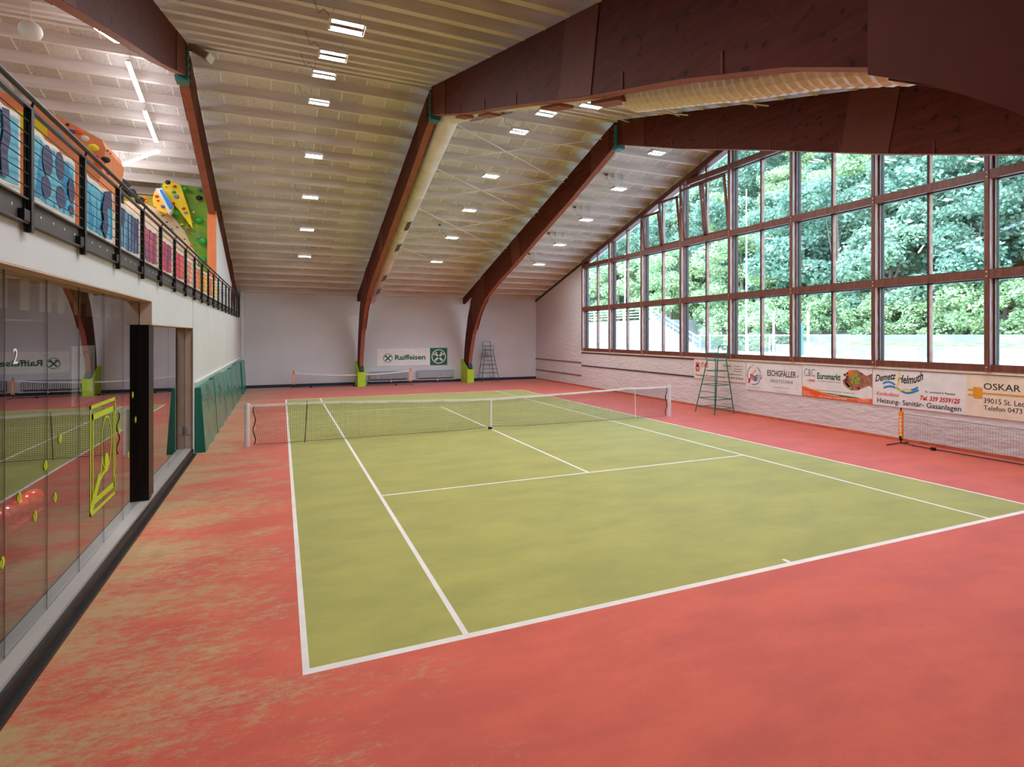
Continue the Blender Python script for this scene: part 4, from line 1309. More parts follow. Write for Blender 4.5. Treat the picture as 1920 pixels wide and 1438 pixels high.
for k in range(9):
    y = -9.0 + 0.62 * k
    mb = MB()
    n = 6
    wd = 0.20 + 0.08 * (k % 3)
    top = [(-8.3 - 0.02 * math.sin(j * 1.2 + k), y + wd * j / n) for j in range(n + 1)]
    bot = [(p[0] - 0.006, p[1]) for p in top]
    mb.strip(top, bot, lambda u, v, w_: (u, v, w_), 3.09, 3.49)
    tag(mb.build('blind_strip', pm('pale_green_blind', rgb(226, 240, 224), 0.8)), 'pale green blind strip behind the glass wall, %s from the camera' % ['first', 'second', 'third', 'fourth', 'fifth', 'sixth', 'seventh', 'eighth', 'ninth'][k], 'blind', 'blind strips behind the glass wall')
mb = MB(); mb.box(-8.36, -8.26, -9.2, -3.6, 3.46, 3.5); tag(mb.build('blind_rail', M['white']), 'white rail under the ceiling of the dark room carrying the blind strips', 'rail')
mb = MB(); mb.box(-9.6, -9.2, -6.4, -5.9, 0, 0.36); tag(mb.build('box_seat', pm('red_box', rgb(140, 52, 38), 0.6)), 'small brick red box standing on the floor of the dark room', 'box')

# ------------------------------------------------------------------ gallery edge, railing and banners
mb = MB()
mb.box(-7.50, -7.482, YF, 15.6, 3.70, 3.88, 0)
mb.box(-7.50, -7.45, YF, 15.6, 3.685, 3.70, 0)
mb.box(-7.50, -7.45, YF, 15.6, 3.875, 3.89, 0)
for k in range(110): mb.box(-7.482, -7.478, -18.5 + 0.31 * k, -18.48 + 0.31 * k, 3.79, 3.81, 1)
tag(mb.build('steel_channel', [M['grey_metal'], M['alu']]), 'grey steel channel bolted along the edge of the gallery', 'steel channel')
rail = empty('gallery_railing', (-7.45, -1.5, 3.62), 'black metal railing with thin horizontal bars along the climbing gallery', 'railing')
posts = [-11.08 + 1.465 * k for k in range(-5, 19)]
posts = [p for p in posts if -18.6 < p < 15.7]
for y in posts:
    mb = MB()
    mb.box(-7.475, -7.435, y - 0.03, y + 0.03, 3.62, 4.605)
    mb.box(-7.475, -7.465, y - 0.065, y - 0.05, 3.62, 4.605)
    mb.box(-7.482, -7.44, y - 0.16, y + 0.03, 3.70, 3.79)
    mb.build('post', M['black'], rail)
mb = MB()
mb.tube([(-7.43, YF + 0.1, 4.685), (-7.43, 15.6, 4.685)], 0.022, 10)
for y in posts: mb.tube([(-7.455, y, 4.58), (-7.43, y, 4.67)], 0.010, 6)
mb.build('handrail', M['black'], rail)
mb = MB(); mb.box(-7.475, -7.435, YF + 0.1, 15.6, 4.60, 4.62); mb.build('top_bar', M['dark'], rail)
for k in range(6):
    z = 3.975 + 0.105 * k
    mb = MB(); mb.tube([(-7.45, YF + 0.1, z), (-7.45, 15.6, z)], 0.005, 5)
    mb.build('wire', M['black'], rail)

def bannermat(name, c0, c1, c2, sc, seed):
    m, nt, b, out = newmat(name)
    tc = nt.nodes.new('ShaderNodeTexCoord')
    mp = nt.nodes.new('ShaderNodeMapping')
    mp.inputs['Scale'].default_value = (1, sc, 0.55)
    mp.inputs['Location'].default_value = (0, seed * 3.17, seed)
    nt.links.new(tc.outputs['Object'], mp.inputs[0])
    n1 = noise(nt, mp.outputs[0], 1.6, 2, 0.45)
    r = nt.nodes.new('ShaderNodeValToRGB')
    r.color_ramp.interpolation = 'CONSTANT'
    e = r.color_ramp.elements
    e[0].position = 0.0; e[0].color = c0
    e[1].position = 0.46; e[1].color = c1
    x = e.new(0.56); x.color = c2
    x = e.new(0.68); x.color = c0
    nt.links.new(n1, r.inputs[0])
    nt.links.new(r.outputs[0], b.inputs['Base Color'])
    b.inputs['Roughness'].default_value = 0.6
    return m
cy, bl, nv = rgb(96, 186, 216), rgb(28, 140, 190), rgb(62, 66, 112)
pk_, rdp, yl, cr, org = rgb(232, 84, 112), rgb(214, 50, 84), rgb(250, 208, 74), rgb(246, 214, 172), rgb(240, 130, 80)
bcols = [('light blue', cy, bl, cy, 3), ('light blue', cy, bl, cy, 2), ('light blue with two dark stripes', cy, cy, cy, 5), ('blue with dark oval shapes', cy, bl, cy, 1.5), ('blue with a dark wavy shape', bl, cy, bl, 4), ('dark blue with one light stripe', nv, nv, cy, 5),
         ('pink and dark blue striped', pk_, nv, pk_, 7), ('pink with a dark blue end', pk_, rdp, nv, 4), ('deep pink', rdp, pk_, org, 5), ('pink and cream', pk_, cr, rdp, 6), ('pink and yellow', org, pk_, cr, 6), ('yellow and orange', yl, org, cr, 5), ('orange and pink', org, rdp, yl, 5), ('yellow', yl, cr, yl, 5)]
bk = [p for p in posts if p < 8.5]
start = 2   # first banner bay counted from the near wall
for k, y in enumerate(bk[:-1]):
    idx = max(0, k - 2)
    if idx >= len(bcols): break
    nm, c0, c1, c2, sc = bcols[idx]
    a, b = y + 0.05, bk[k + 1] - 0.09
    z0 = 3.91; z1 = 4.52
    n = 14
    def bx(j, t=1.0): return -7.492 + 0.010 * math.sin(j * 1.4 + k * 2.0)
    top = [(bx(j), a + (b - a) * j / n) for j in range(n + 1)]
    dn = [0.03 * math.sin(math.pi * j / n) * (1 if k > 5 else 0.4) for j in range(n + 1)]
    mb = MB()
    vs = []; fs = []
    for lay in (0, 0.004):
        for j in range(n + 1):
            vs.append((top[j][0] - lay, top[j][1], z0 - dn[j])); vs.append((top[j][0] - lay, top[j][1], z1 - dn[j] * 0.8))
    q = 2 * (n + 1)
    for j in range(n):
        fs.append((2 * j, 2 * j + 2, 2 * j + 3, 2 * j + 1)); fs.append((q + 2 * j, q + 2 * j + 1, q + 2 * j + 3, q + 2 * j + 2))
        fs.append((2 * j, q + 2 * j, q + 2 * j + 2, 2 * j + 2)); fs.append((2 * j + 1, 2 * j + 3, q + 2 * j + 3, q + 2 * j + 1))
    fs.append((0, 1, q + 1, q)); fs.append((q - 2, 2 * q - 2, 2 * q - 1, q - 1))
    mb.add(vs, fs)
    bn = mb.build('railing_banner', M['white'])
    pos = ['nearest the camera', 'second', 'third', 'fourth', 'fifth', 'sixth', 'seventh', 'eighth', 'ninth', 'tenth', 'eleventh', 'twelfth', 'thirteenth', 'fourteenth', 'fifteenth', 'sixteenth', 'seventeenth'][k]
    tag(bn, '%s railing banner, %s from the near end' % (nm, pos) if k else 'light blue railing banner, first from the near end', 'banner', 'cloth banners on the gallery railing')
    # printed field inset from the white border
    mb = MB(); vs = []; fs = []
    for lay in (0.0015, 0.003):
        for j in range(n + 1):
            yy = max(a + 0.05, min(b - 0.05, top[j][1]))
            vs.append((top[j][0] + lay, yy, z0 + 0.055 - dn[j])); vs.append((top[j][0] + lay, yy, z1 - 0.055 - dn[j] * 0.8))
    for j in range(n):
        fs.append((2 * j, 2 * j + 2, 2 * j + 3, 2 * j + 1)); fs.append((q + 2 * j, q + 2 * j + 2, q + 2 * j + 3, q + 2 * j + 1))
    fs.append((0, 1, q + 1, q)); fs.append((q - 2, 2 * q - 2, 2 * q - 1, q - 1))
    mb.add(vs, fs)
    mb.build('printed_field', bannermat('banner_print', c0, c1, c2, sc, k), bn)
    def FR(u, v, w_): return (-7.489 + w_ + 0.010, a + u, z0 + v)
    NV = M.setdefault('navyprint', pm('navy_print', nv, 0.6))
    if 'two dark stripes' in nm:
        mb = MB()
        for u in (0.58, 1.02): stroke(mb, FR, [(u, 0.57), (u + 0.03, 0.4), (u - 0.03, 0.25), (u, 0.07)], 0.13, 0, 0.002)
        mb.build('printed_stripes', NV, bn)
    if 'oval' in nm:
        mb = MB()
        for (u, v, ru, rv) in ((0.45, 0.42, 0.13, 0.13), (0.42, 0.18, 0.12, 0.09), (0.78, 0.45, 0.12, 0.13), (0.80, 0.17, 0.13, 0.10), (1.12, 0.30, 0.10, 0.12), (1.12, 0.11, 0.08, 0.04)):
            disc(mb, FR, u, v, ru, rv, 0, 0.002)
        mb.build('printed_ovals', NV, bn)
    if 'wavy' in nm:
        mb = MB(); stroke(mb, FR, [(0.85, 0.07), (0.95, 0.2), (0.88, 0.34), (0.95, 0.47), (1.2, 0.52)], 0.2, 0, 0.002); mb.build('printed_shape', NV, bn)

# ------------------------------------------------------------------ climbing walls and holds
CG = pm('climbing_green', rgb(128, 180, 48), 0.6, col2=rgb(112, 160, 44), scale=3); CY = pm('climbing_yellow', rgb(248, 222, 20), 0.55); CO = pm('climbing_orange', rgb(246, 150, 96), 0.6)
CB = pm('climbing_beige', rgb(228, 200, 178), 0.7, col2=rgb(206, 190, 150), scale=4); CBL = pm('climbing_blue', rgb(38, 130, 214), 0.5); CW = pm('climbing_white', rgb(232, 232, 226), 0.6); CYO = pm('climbing_amber', rgb(252, 196, 50), 0.5)
HC = {k: pm('hold_' + k, c, 0.45) for k, c in dict(green=rgb(28, 176, 66), red=rgb(214, 36, 44), blue=rgb(110, 146, 196), purple=rgb(110, 90, 150), black=rgb(30, 28, 32), pink=rgb(240, 106, 128), orange=rgb(250, 110, 50), yellow=rgb(246, 216, 40), white=rgb(226, 222, 214), teal=rgb(60, 150, 140), grey=rgb(120, 126, 150)).items()}
def FY(u, v, w_): return (u, w_, v)
cw = empty('climbing_wall', (-8.9, 7.2, 3.73), 'green, yellow and beige climbing wall covered with holds at the end of the gallery', 'climbing wall')
mb = MB(); mb.prism([(-9.3, 3.74), (-7.95, 3.74), (-7.95, 7.93), (-8.72, 7.97), (-9.3, 7.97)], FY, 7.2, 7.5); mb.build('green_panel', CG, cw)
mb = MB(); mb.prism([(-9.21, 7.92), (-9.14, 8.02), (-8.96, 8.02), (-8.72, 7.9), (-8.45, 6.97), (-8.37, 6.45), (-8.81, 7.12), (-9.08, 7.41), (-9.23, 7.80)], FY, 6.98, 7.2); mb.build('yellow_volume', CY, cw)
mb = MB(); mb.prism([(-13.5, 3.74), (-8.2, 3.74), (-8.25, 5.49), (-8.64, 6.39), (-8.87, 6.72), (-9.1, 7.0), (-9.48, 7.1), (-9.83, 7.24), (-13.5, 7.24)], FY, 7.12, 7.22); mb.build('beige_panel', CB, cw)
mb = MB(); mb.prism([(-9.38, 7.64), (-9.19, 7.68), (-8.90, 7.15), (-8.92, 6.97), (-9.01, 6.82), (-9.12, 7.13), (-9.3, 7.5)], FY, 6.6, 7.0); mb.build('white_volume', CW, cw)
mb = MB(); mb.prism([(-9.25, 7.57), (-9.22, 7.62), (-9.18, 7.61), (-8.92, 7.18), (-8.90, 7.08), (-8.94, 7.02), (-8.99, 7.02)], FY, 6.54, 6.6); mb.build('blue_bar', CBL, cw)
mb = MB(); mb.prism([(-9.39, 7.59), (-9.46, 7.27), (-9.42, 7.08), (-9.28, 6.92), (-9.06, 6.85), (-9.02, 6.95), (-9.13, 7.15), (-9.34, 7.55)], FY, 6.62, 7.12); mb.build('amber_volume', CYO, cw)
mb = MB(); mb.prism([(-13.5, 7.2), (-9.66, 7.2), (-9.62, 7.72), (-13.5, 7.72)], FY, 8.3, 8.5); mb.build('yellow_panel', CY, cw)
HL = [(-8.57, 7.8, 55, 'green'), (-8.19, 7.84, 38, 'blue'), (-8.2, 7.55, 60, 'black'), (-8.91, 7.65, 38, 'green'), (-8.84, 7.5, 48, 'blue'), (-8.89, 7.84, 36, 'red'), (-9.03, 7.88, 50, 'black'), (-9.08, 7.73, 24, 'pink'), (-8.92, 7.27, 28, 'red'), (-8.85, 6.97, 60, 'green'),
      (-8.63, 7.12, 36, 'red'), (-8.57, 6.98, 38, 'blue'), (-8.63, 6.76, 28, 'red'), (-8.2, 6.78, 75, 'green'), (-8.08, 6.06, 75, 'green'), (-8.06, 5.46, 62, 'green'), (-8.21, 6.19, 40, 'grey'), (-8.32, 6.41, 28, 'grey'), (-8.47, 6.32, 26, 'red'), (-8.55, 6.5, 34, 'pink'),
      (-8.71, 6.6, 32, 'yellow'), (-8.83, 6.49, 26, 'purple'), (-8.42, 5.89, 36, 'orange'), (-8.33, 5.92, 26, 'green'), (-8.16, 5.81, 20, 'grey'), (-9.25, 6.85, 28, 'green'), (-9.17, 7.07, 38, 'purple'), (-8.99, 6.41, 36, 'teal'), (-9.13, 6.64, 20, 'black'), (-9.03, 6.86, 24, 'pink'),
      (-8.47, 6.59, 26, 'black'), (-9.68, 7.29, 42, 'orange'), (-9.6, 7.19, 30, 'orange'), (-9.55, 7.3, 20, 'green'), (-8.40, 6.71, 22, 'yellow'), (-8.36, 7.05, 22, 'white'), (-9.34, 7.39, 34, 'red'), (-8.5, 5.6, 24, 'yellow'), (-8.62, 6.1, 22, 'red'), (-8.72, 6.3, 18, 'white'), (-8.25, 5.2, 26, 'purple'), (-8.4, 5.4, 22, 'pink'), (-8.9, 6.2, 22, 'yellow'), (-8.6, 5.9, 20, 'teal'), (-8.95, 6.7, 18, 'white'), (-9.3, 7.25, 26, 'red')]
hr = random.Random(11)
for (x, z, r, c) in HL:
    R = r * 0.00165
    yb_ = 6.98 if (-9.2 < x < -8.45 and z > 6.95) else 7.13
    if x < -9.0 and z > 6.9: yb_ = 6.62
    mb = MB()
    rot = Matrix.Rotation(hr.uniform(-0.6, 0.6), 3, 'Y')
    mb.ball((x, yb_ - R * 0.25, z), R, 12, 0, sc=(1.0, 0.6, hr.uniform(0.6, 1.0)), rot=rot)
    mb.build('climbing_hold', HC[c], cw, smooth=True, label=c + ' climbing hold')
ow = empty('climbing_boulder', (-9.6, -1.5, 3.73), 'orange overhanging climbing boulder with large holds behind the near railing', 'climbing wall')
mb = MB(); mb.prism([(-10.6, 7.65), (-10.17, 7.47), (-9.81, 7.33), (-9.05, 6.93), (-8.99, 6.76), (-9.05, 6.25), (-9.2, 5.6), (-9.5, 3.74), (-12.5, 3.74), (-12.5, 7.8)], FY, -1.5, 0.2); mb.build('boulder_body', CO, ow)
mb = MB(); mb.prism([(-10.5, 7.35), (-9.95, 7.15), (-9.95, 6.85), (-10.6, 6.9)], FY, -1.58, -1.5); mb.build('yellow_patch', CY, ow)
for (x, z, r, c) in [(-9.55, 7.03, 30, 'purple'), (-9.43, 7.04, 38, 'orange'), (-9.33, 6.91, 42, 'white'), (-9.19, 6.73, 58, 'yellow'), (-8.95, 6.71, 16, 'teal'), (-9.08, 6.42, 55, 'orange'), (-8.98, 6.51, 46, 'black'), (-9.12, 6.58, 18, 'pink'), (-9.77, 6.95, 40, 'blue'), (-8.93, 6.23, 26, 'pink'), (-9.62, 7.16, 18, 'black'), (-8.90, 6.66, 14, 'orange'), (-8.95, 6.33, 14, 'purple')]:
    R = r * 0.00185
    mb = MB(); mb.ball((x, -1.5 - R * 0.3, z), R, 14, 0, sc=(1, 0.75, hr.uniform(0.75, 1.0)))
    mb.build('climbing_hold', HC[c], ow, smooth=True, label=c + ' climbing hold')
bv = empty('climbing_volume', (-9.4, 3, 3.73), 'large round black climbing volume on a stem behind the railing', 'climbing volume')
mb = MB(); mb.ball((-9.62, 3, 6.98), 0.30, 20, 0, sc=(1.0, 0.8, 0.62), rot=Matrix.Rotation(0.75, 3, 'Y')); mb.ball((-9.40, 3, 6.76), 0.17, 16, 0, sc=(1, 0.8, 0.8), rot=Matrix.Rotation(0.8, 3, 'Y')); mb.ball((-9.17, 3, 6.55), 0.115, 16)
mb.tube([(-9.40, 3, 6.8), (-9.17, 3, 6.55)], 0.06, 10)
mb.build('volume_body', HC['black'], bv, smooth=True)
mb = MB(); mb.tube([(-9.62, 3, 3.74), (-9.62, 3, 6.9)], 0.09, 12); mb.build('stem', HC['black'], bv)
# dark beam above the far yellow panel
mb = MB(); mb.box(XFAR, -7.95, 8.6, 8.8, 7.30, 7.70)
tag(mb.build('cross_beam', M['glulam']), 'dark brown cross beam under the gallery ceiling above the yellow panel', 'beam')

# gallery lights: two chains of linear lamps, near end extended for brightness
def linear(a, b, label):
    a = Vector(a); b = Vector(b)
    mid = (a + b) / 2
    root = empty('linear_lamp', mid, label, 'ceiling lamp', 'white linear lamps under the gallery ceiling')
    mb = MB(); mb.obox(a, b, (0, 0, 1), 0.085, 0.03); mb.build('lamp_tube', M['tube_side'], root)
    mb = MB(); mb.obox(a + Vector((0, 0, 0.035)), b + Vector((0, 0, 0.035)), (0, 0, 1), 0.07, 0.04)
    for t in (0.12, 0.88):
        p = a + (b - a) * t
        mb.tube([p + Vector((0, 0, 0.04)), (p.x, p.y, rz(p.y, 0.25))], 0.006, 5)
    mb.build('lamp_body', M['lampbody'], root)
linear((-9.05, -1.92, 9.10), (-8.97, -0.6, 9.40), 'white linear lamp under the gallery ceiling, nearest the camera')
linear((-9.2, -6.2, rz(6.2, -0.3)), (-9.1, -4.6, rz(4.6, -0.3)), 'added unseen linear lamp extending the near chain, before the arch lamp')  # out of view, added to brighten the boulder and banners
linear((-9.4, -10.2, rz(10.2, -0.3)), (-9.3, -8.6, rz(8.6, -0.3)), 'added unseen linear lamp extending the near chain, closest to the front wall')  # likewise added beyond the view for extra gallery light
linear((-9.0, 0.62, 9.44), (-8.97, 2.17, 9.04), 'white linear lamp, first of the chain behind the ridge')
linear((-9.0, 2.65, 8.92), (-8.97, 4.16, 8.53), 'white linear lamp, second of the chain behind the ridge')
linear((-8.98, 4.67, 8.40), (-10.03, 5.70, 8.14), 'white linear lamp set across the chain at its corner')
linear((-10.08, 5.75, 8.12), (-11.1, 6.75, 7.87), 'white linear lamp ending the chain behind the orange boulder')
mb = MB(); mb.ball((-10.07, -2.0, 8.78), 0.19, 20); mb.tube([(-10.07, -2.0, 8.95), (-10.07, -2.0, rz(2, 0.24))], 0.008, 5)
tag(mb.build('globe_lamp', M['white'], smooth=True), 'white globe hanging under the gallery ceiling', 'globe lamp')
fr = empty('flood_light', (-7.45, 0.0, 9.6), 'grey floodlight fixed to the ridge of the gallery arch', 'floodlight')
mb = MB(); mb.obox((-7.62, 0.05, 9.86), (-7.22, -0.10, 9.60), (0, 0, 1), 0.30, 0.16); mb.build('lamp_housing', pm('brown_grey_housing', rgb(136, 120, 104), 0.5), fr)
mb = MB(); mb.obox((-7.225, -0.098, 9.603), (-7.20, -0.105, 9.588), (0, 0, 1), 0.32, 0.18); mb.build('lamp_glass', M['lampbody'], fr)
mb = MB(); mb.tube([(-7.70, 0.0, 9.75), (-7.55, 0.0, 9.75), (-7.5, 0.0, 9.78)], 0.02, 6); mb.build('bracket', M['dark'], fr)

# ------------------------------------------------------------------ outside
GZ = 1.65
og_ = pm('pale_gravel', rgb(236, 232, 220), 0.95, col2=rgb(222, 218, 204), scale=0.8)
mb = MB(); mb.add([(9.5, -45, GZ), (34, -45, GZ), (34, 95, GZ), (9.5, 95, GZ)], [(0, 1, 2, 3)]); mb.box(9.5, 34, -45, 95, GZ - 0.3, GZ - 0.01)
struct(mb.build('yard', og_), 'pale sunlit gravel yard outside the windows')
conc = pm('pale_concrete', rgb(150, 158, 156), 0.9, col2=rgb(132, 142, 140), scale=0.9)
grass = pm('bank_grass', rgb(150, 186, 110), 0.95, col2=rgb(110, 150, 84), scale=2.5, bump=0.4, bscale=6)
mb = MB(); mb.box(24, 24.3, -40, 13, GZ, 2.22); tag(mb.build('low_wall', conc), 'low pale concrete wall at the edge of the yard, lower of the two terraces', 'wall')
mb = MB(); mb.box(27, 27.3, -40, 13, 2.3, 2.84); tag(mb.build('low_wall', conc), 'low pale concrete wall on the upper terrace outside', 'wall')
mb = MB()
mb.prism([(24.3, 1.6), (28.2, 1.6), (28.2, 2.7), (27.3, 2.6), (27.0, 2.42), (24.3, 2.12)], lambda u, v, w_: (u, w_, v), -40, 13)
struct(mb.build('terrace', grass), 'grass strip between the two low walls')
# big pale wall with railings at the far left
mb = MB(); mb.box(24, 34, 27, 60, GZ, 4.2)
tag(mb.build('platform_block', conc), 'high pale concrete platform outside the far windows', 'platform')
rl = empty('platform_railing', (24.1, 40, 4.2), 'white metal railing on top of the pale concrete platform', 'railing')
wm = pm('white_rail_metal', rgb(240, 244, 244), 0.5)
for y in range(27, 60, 3):
    mb = MB(); mb.box(24.05, 24.12, y, y + 0.08, 4.2, 5.3); mb.build('post', wm, rl)
mb = MB()
for z in (5.25, 4.95, 4.7, 4.45): mb.box(24.06, 24.11, 27, 60, z, z + 0.06)
mb.build('bars', wm, rl)
st = empty('outdoor_stair', (22, 24, GZ), 'pale outdoor stair with white handrails leading up to the platform', 'stair')
mb = MB()
for k in range(14): mb.box(23.2, 24.6, 20 + 0.5 * k, 20.5 + 0.5 * k, GZ, GZ + 0.21 * (k + 1))
mb.build('steps', conc, st)
mb = MB()
for z in (0.95, 0.55): mb.tube([(23.2, 20, GZ + z), (23.2, 27, 4.2 + z)], 0.04, 6)
for k in range(5): mb.tube([(23.2, 20 + 1.75 * k, GZ + 0.737 * k), (23.2, 20 + 1.75 * k, GZ + 0.737 * k + 0.95)], 0.035, 6)
mb.build('handrail', wm, st)
# ball fence along the yard
fe = empty('mesh_fence', (22.5, 10, GZ), 'low wire mesh fence with a white top rail across the yard', 'fence')
mb = MB()
mb.box(22.5, 22.55, 6, 20, 2.75, 2.85)
mb.build('top_rail', wm, fe)
for k in range(8):
    mb = MB(); mb.tube([(22.52, 6 + 2 * k, GZ), (22.52, 6 + 2 * k, 2.85)], 0.035, 6); mb.build('post', wm, fe)
mb = MB()
for k in range(140): mb.box(22.522, 22.528, 6 + 0.1 * k, 6.006 + 0.1 * k, GZ, 2.75)
for k in range(15): mb.box(22.521, 22.529, 6, 20, GZ + 0.1 * k, GZ + 0.106 + 0.1 * k - 0.1)
mb.build('wire_mesh', pm('grey_wire', rgb(150, 160, 160), 0.6), fe)
for (x, y, h, r, lab) in ((24, 15.8, 11.5, 0.07, 'tall thin white pole outside among the trees, taller one'), (24, 32.6, 9.0, 0.07, 'thin white pole beside the platform outside')):
    mb = MB(); mb.tube([(x, y, GZ), (x, y, GZ + h)], [r, r * 0.6], 10)
    tag(mb.build('light_pole', wm), lab, 'pole')
for (y, m_, lab) in ((7.9, wm, 'white post of the outdoor ball net beside the blue post'), (8.35, pm('blue_post', rgb(70, 130, 200), 0.5), 'blue padded post of the outdoor ball net'), (10.6, wm, 'white post of the outdoor ball net farther from the blue post')):
    mb = MB(); mb.tube([(21.5, y, GZ), (21.5, y, GZ + (2.5 if m_ is wm else 1.9))], 0.07, 8)
    tag(mb.build('net_pole', m_), lab, 'post', 'posts on the outdoor playing field')
# hillside
mb = MB()
hx = [28 + 1.6 * i for i in range(30)]; hy = [-45 + 3.5 * j for j in range(46)]
hr2 = random.Random(5)
def hz(x, y): return 2.4 + max(0, (x - 28.5)) * 0.82 + 0.7 * math.sin(y * 0.21 + x * 0.13) * min(1, (x - 28) / 6)
vs = [(x, y, hz(x, y) + (hr2.uniform(-0.25, 0.25) if x > 30 else 0)) for x in hx for y in hy]
nY = len(hy)
fs = [(i * nY + j, (i + 1) * nY + j, (i + 1) * nY + j + 1, i * nY + j + 1) for i in range(len(hx) - 1) for j in range(nY - 1)]
mb.add(vs, fs)
struct(mb.build('hillside', pm('forest_floor', rgb(112, 140, 92), 0.95, col2=rgb(74, 104, 72), scale=0.5, bump=0.5, bscale=2)), 'steep green hillside behind the yard')

def leafmat(name, c0, c1):
    m, nt, b, out = newmat(name)
    oi = nt.nodes.new('ShaderNodeObjectInfo')
    geo = nt.nodes.new('ShaderNodeTexCoord')
    n = ramp(nt, noise(nt, geo.outputs['Object'], 0.9, 3), 0.35, 0.65)
    c = mixcol(nt, n, c0, c1)
    nt.links.new(c, b.inputs['Base Color'])
    b.inputs['Roughness'].default_value = 0.6
    tl = nt.nodes.new('ShaderNodeBsdfTranslucent')
    nt.links.new(c, tl.inputs[0])
    mx = nt.nodes.new('ShaderNodeMixShader')
    mx.inputs[0].default_value = 0.35
    nt.links.new(b.outputs[0], mx.inputs[1]); nt.links.new(tl.outputs[0], mx.inputs[2])
    nt.links.new(mx.outputs[0], out.inputs[0])
    return m
LM = [leafmat('leaves_bluegreen', rgb(148, 180, 156), rgb(102, 138, 118)), leafmat('leaves_light', rgb(196, 212, 166), rgb(146, 176, 130)), leafmat('leaves_mid', rgb(170, 196, 168), rgb(116, 150, 126))]
BK = pm('bark', rgb(110, 96, 84), 0.9)
def treemesh(seed, H, R, nl, ls):
    rg = random.Random(seed)
    cl = []
    for k in range(26):
        t = rg.random(); a = rg.uniform(0, 6.283)
        rad = R * (0.35 + 0.65 * math.sin(math.pi * min(1, 0.15 + t * 0.85))) * math.sqrt(rg.random())
        cl.append((rad * math.cos(a), rad * math.sin(a), H * (0.18 + 0.78 * t), rg.uniform(0.5, 1.0) * R * 0.42))
    mb = MB()
    for k in range(nl):
        cx, cy_, cz, cr_ = cl[k % len(cl)]
        th = rg.uniform(0, 6.283); ph = math.acos(rg.uniform(-1, 1)); rr_ = cr_ * rg.uniform(0.6, 1.0)
        p = Vector((cx + rr_ * math.sin(ph) * math.cos(th), cy_ + rr_ * math.sin(ph) * math.sin(th), cz + rr_ * 0.75 * math.cos(ph)))
        d = Vector((rg.uniform(-1, 1), rg.uniform(-1, 1), rg.uniform(-0.8, 0.3))).normalized()
        u = d.cross(Vector((rg.uniform(-1, 1), rg.uniform(-1, 1), rg.uniform(-1, 1)))).normalized()
        l = ls * rg.uniform(0.7, 1.3); wd = l * 0.32
        mb.add([p, p + d * l * 0.5 + u * wd, p + d * l, p + d * l * 0.5 - u * wd], [(0, 1, 2, 3)])
    tr = MB()
    tr.tube([(0, 0, -0.5), (0.1, 0.05, H * 0.35), (0, 0, H * 0.75)], [0.22, 0.16, 0.05], 8)
    for k in range(5):
        c = cl[k]; tr.tube([(0.05, 0.02, H * (0.2 + 0.1 * k)), (c[0] * 0.8, c[1] * 0.8, c[2])], [0.08, 0.02], 5)
    return mb, tr
protos = []
for k in range(4):
    H = (9.5, 8.0, 7.0, 3.2)[k]; R = (3.6, 3.2, 3.0, 2.0)[k]
    a, b = treemesh(20 + k, H, R, (12000, 11000, 10000, 6000)[k], (0.30, 0.27, 0.30, 0.2)[k])
    protos.append((a, b))
treeprot = {}
kinds = ['tall bluish green tree', 'light green leafy tree', 'broad mid green tree', 'low light green bush']
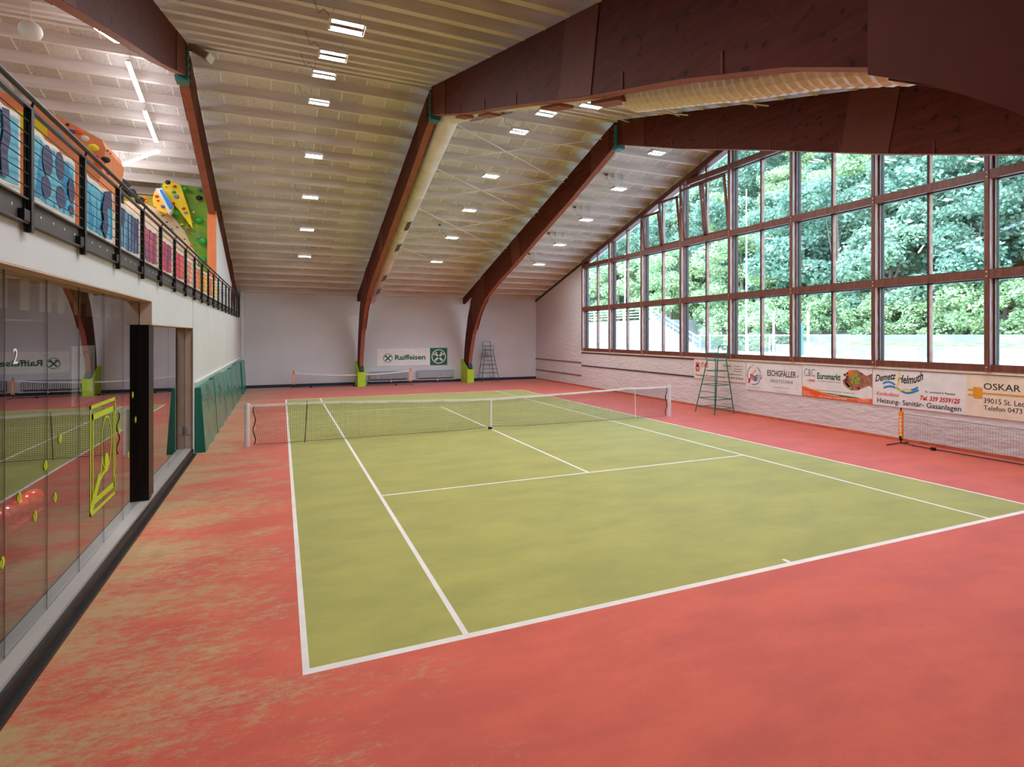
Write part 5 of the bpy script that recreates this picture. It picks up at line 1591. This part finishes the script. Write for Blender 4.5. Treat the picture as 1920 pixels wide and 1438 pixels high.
def tree(kind, x, y, z, sc, rot, label):
    nm = 'leafy_tree' if kind < 3 else 'leafy_bush'
    grp = 'trees on the hillside outside' if kind < 3 else 'bushes at the foot of the hillside'
    if kind not in treeprot:
        WORLD_root = empty(nm, (0, 0, 0), label, 'tree' if kind < 3 else 'bush', grp)
        protos[kind][0].build('crown', LM[(0, 1, 2, 1)[kind]], WORLD_root)
        protos[kind][1].build('trunk', BK, WORLD_root)
        treeprot[kind] = WORLD_root
        r = WORLD_root
    else:
        src = treeprot[kind]
        r = src.copy(); COL.objects.link(r)
        for ch in [o for o in TK[kind]]:
            c = ch.copy(); COL.objects.link(c); c.parent = r
        r['label'] = label
    if kind not in TK: TK[kind] = [o for o in COL.objects if o.parent is r]
    r.location = (x, y, z); r.scale = (sc, sc, sc); r.rotation_euler = (0, 0, rot)
    return r
TK = {}
tg = random.Random(9)
spots = []
# rows climbing the hill
for ri, (xr, step) in enumerate(((30.5, 5.0), (34.5, 5.2), (39, 5.6), (44, 6.2), (50, 7.0), (57, 8.0))):
    y = -16 + ri * 1.9
    ymax = 62
    while y < ymax:
        spots.append((ri, xr + tg.uniform(-0.9, 0.9), y + tg.uniform(-1, 1)))
        y += step
ORD = ['first', 'second', 'third', 'fourth', 'fifth', 'sixth', 'seventh', 'eighth', 'ninth', 'tenth', 'eleventh', 'twelfth', 'thirteenth', 'fourteenth', 'fifteenth', 'sixteenth', 'seventeenth', 'eighteenth', 'nineteenth', 'twentieth', 'twenty first', 'twenty second', 'twenty third', 'twenty fourth']
PL = ['at the foot of the slope', 'low on the slope', 'below the middle of the slope', 'above the middle of the slope', 'high on the slope', 'at the top of the slope']
cnt = {}
for ri, x, y in spots: cnt[ri] = cnt.get(ri, 0) + 1
seen = {}
for ri, x, y in spots:
    k = tg.choice((0, 0, 1, 2)) if ri > 0 else tg.choice((1, 2, 0))
    seen[ri] = seen.get(ri, 0) + 1
    tree(k, x, y, hz(x, y) - 0.6, tg.uniform(0.85, 1.2), tg.uniform(0, 6.28), '%s %s, %s from the platform end' % (kinds[k], PL[ri], ORD[cnt[ri] - seen[ri]]))
bs = [(25.5, 14.5, 0.95), (26, 17.5, 1.1), (25.5, 20, 0.9), (27.5, 14, 0.8), (28.5, 23, 1.1), (30, 26, 1.3)] + [(29.2 + tg.uniform(-0.5, 0.5), -8 + 1.9 * k, tg.uniform(0.75, 1.1)) for k in range(17)]
bs.sort(key=lambda b: -b[1])
for k, (x, y, sc) in enumerate(bs):
    tree(3, x, y, GZ - 0.1 if (x < 27 and y > 13.2) else hz(max(28, x), y) - 0.4, sc, tg.uniform(0, 6.28), 'low light green bush by the yard, %s from the platform end' % ORD[k])
tree(1, 27.5, 30, 3.6, 0.95, 1.0, 'light green leafy tree beside the pale concrete platform')
